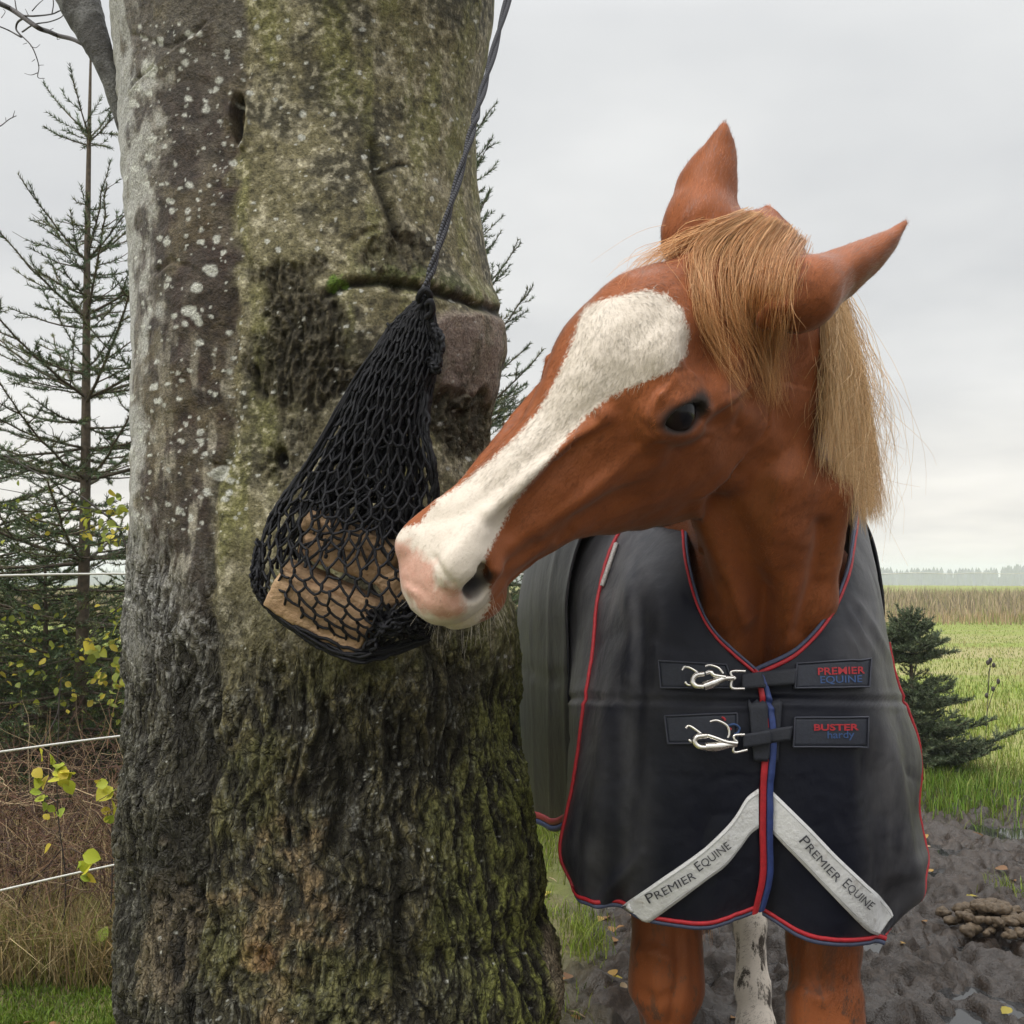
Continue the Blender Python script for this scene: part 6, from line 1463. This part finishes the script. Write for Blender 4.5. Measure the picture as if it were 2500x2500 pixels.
# overcast luminance rises towards the zenith
lum = wn('ValToRGB'); e = lum.color_ramp.elements; e[0].position = 0; e[0].color = (.86, .825, .765, 1); e[1].position = 1; e[1].color = (1.0, 1.0, 1.0, 1)
for p, c in ((.05, (.80, .775, .73, 1)), (.16, (.74, .737, .728, 1)), (.42, (.70, .705, .705, 1)), (.60, (.86, .86, .86, 1))):
    x = e.new(p); x.color = c
nt_.links.new(sep.outputs[2], lum.inputs[0])
boost = wn('MapRange'); boost.inputs[1].default_value = .45; boost.inputs[2].default_value = .95; boost.inputs[3].default_value = 12.2; boost.inputs[4].default_value = 34.0; nt_.links.new(sep.outputs[2], boost.inputs[0])
mul = wn('Mix', data_type='RGBA', blend_type='MULTIPLY'); mul.inputs[0].default_value = 1; nt_.links.new(lum.outputs[0], mul.inputs[6]); nt_.links.new(cr.outputs[0], mul.inputs[7])
sc1 = wn('VectorMath', operation='SCALE'); nt_.links.new(mul.outputs[2], sc1.inputs[0]); nt_.links.new(boost.outputs[0], sc1.inputs['Scale'])
mixs = wn('Mix', data_type='RGBA'); mixs.inputs[0].default_value = .94; nt_.links.new(sky.outputs[0], mixs.inputs[6]); nt_.links.new(sc1.outputs[0], mixs.inputs[7])
nt_.links.new(mixs.outputs[2], bg.inputs[0]); bg.inputs[1].default_value = .1
sl = bpy.data.lights.new('sun', 'SUN'); sl.energy = 2.0; sl.angle = math.radians(22); sl.color = (1, .97, .92); so_ = bpy.data.objects.new('sun', sl); col.objects.link(so_)
sd = Vector((math.sin(SUN_AZ)*math.cos(SUN_EL), math.cos(SUN_AZ)*math.cos(SUN_EL), math.sin(SUN_EL))); so_.rotation_euler = sd.to_track_quat('Z', 'Y').to_euler()
cam = bpy.data.cameras.new('camera'); co = bpy.data.objects.new('camera', cam); col.objects.link(co); sc.camera = co
co.location = (0, 0, CAMH); co.rotation_euler = (math.pi/2, 0, 0)
cam.sensor_width = 36; cam.lens = FPX/2500*36; cam.shift_y = (HY-1250)/2500; cam.clip_end = 6000; cam.clip_start = .05
sc.view_settings.view_transform = 'Standard'; sc.view_settings.look = 'None'; sc.view_settings.exposure = 0; sc.view_settings.gamma = 1
sc.cycles.use_denoising = True; sc.cycles.max_bounces = 6; sc.cycles.volume_bounces = 1
print('done', round(time.time()-T0, 1))
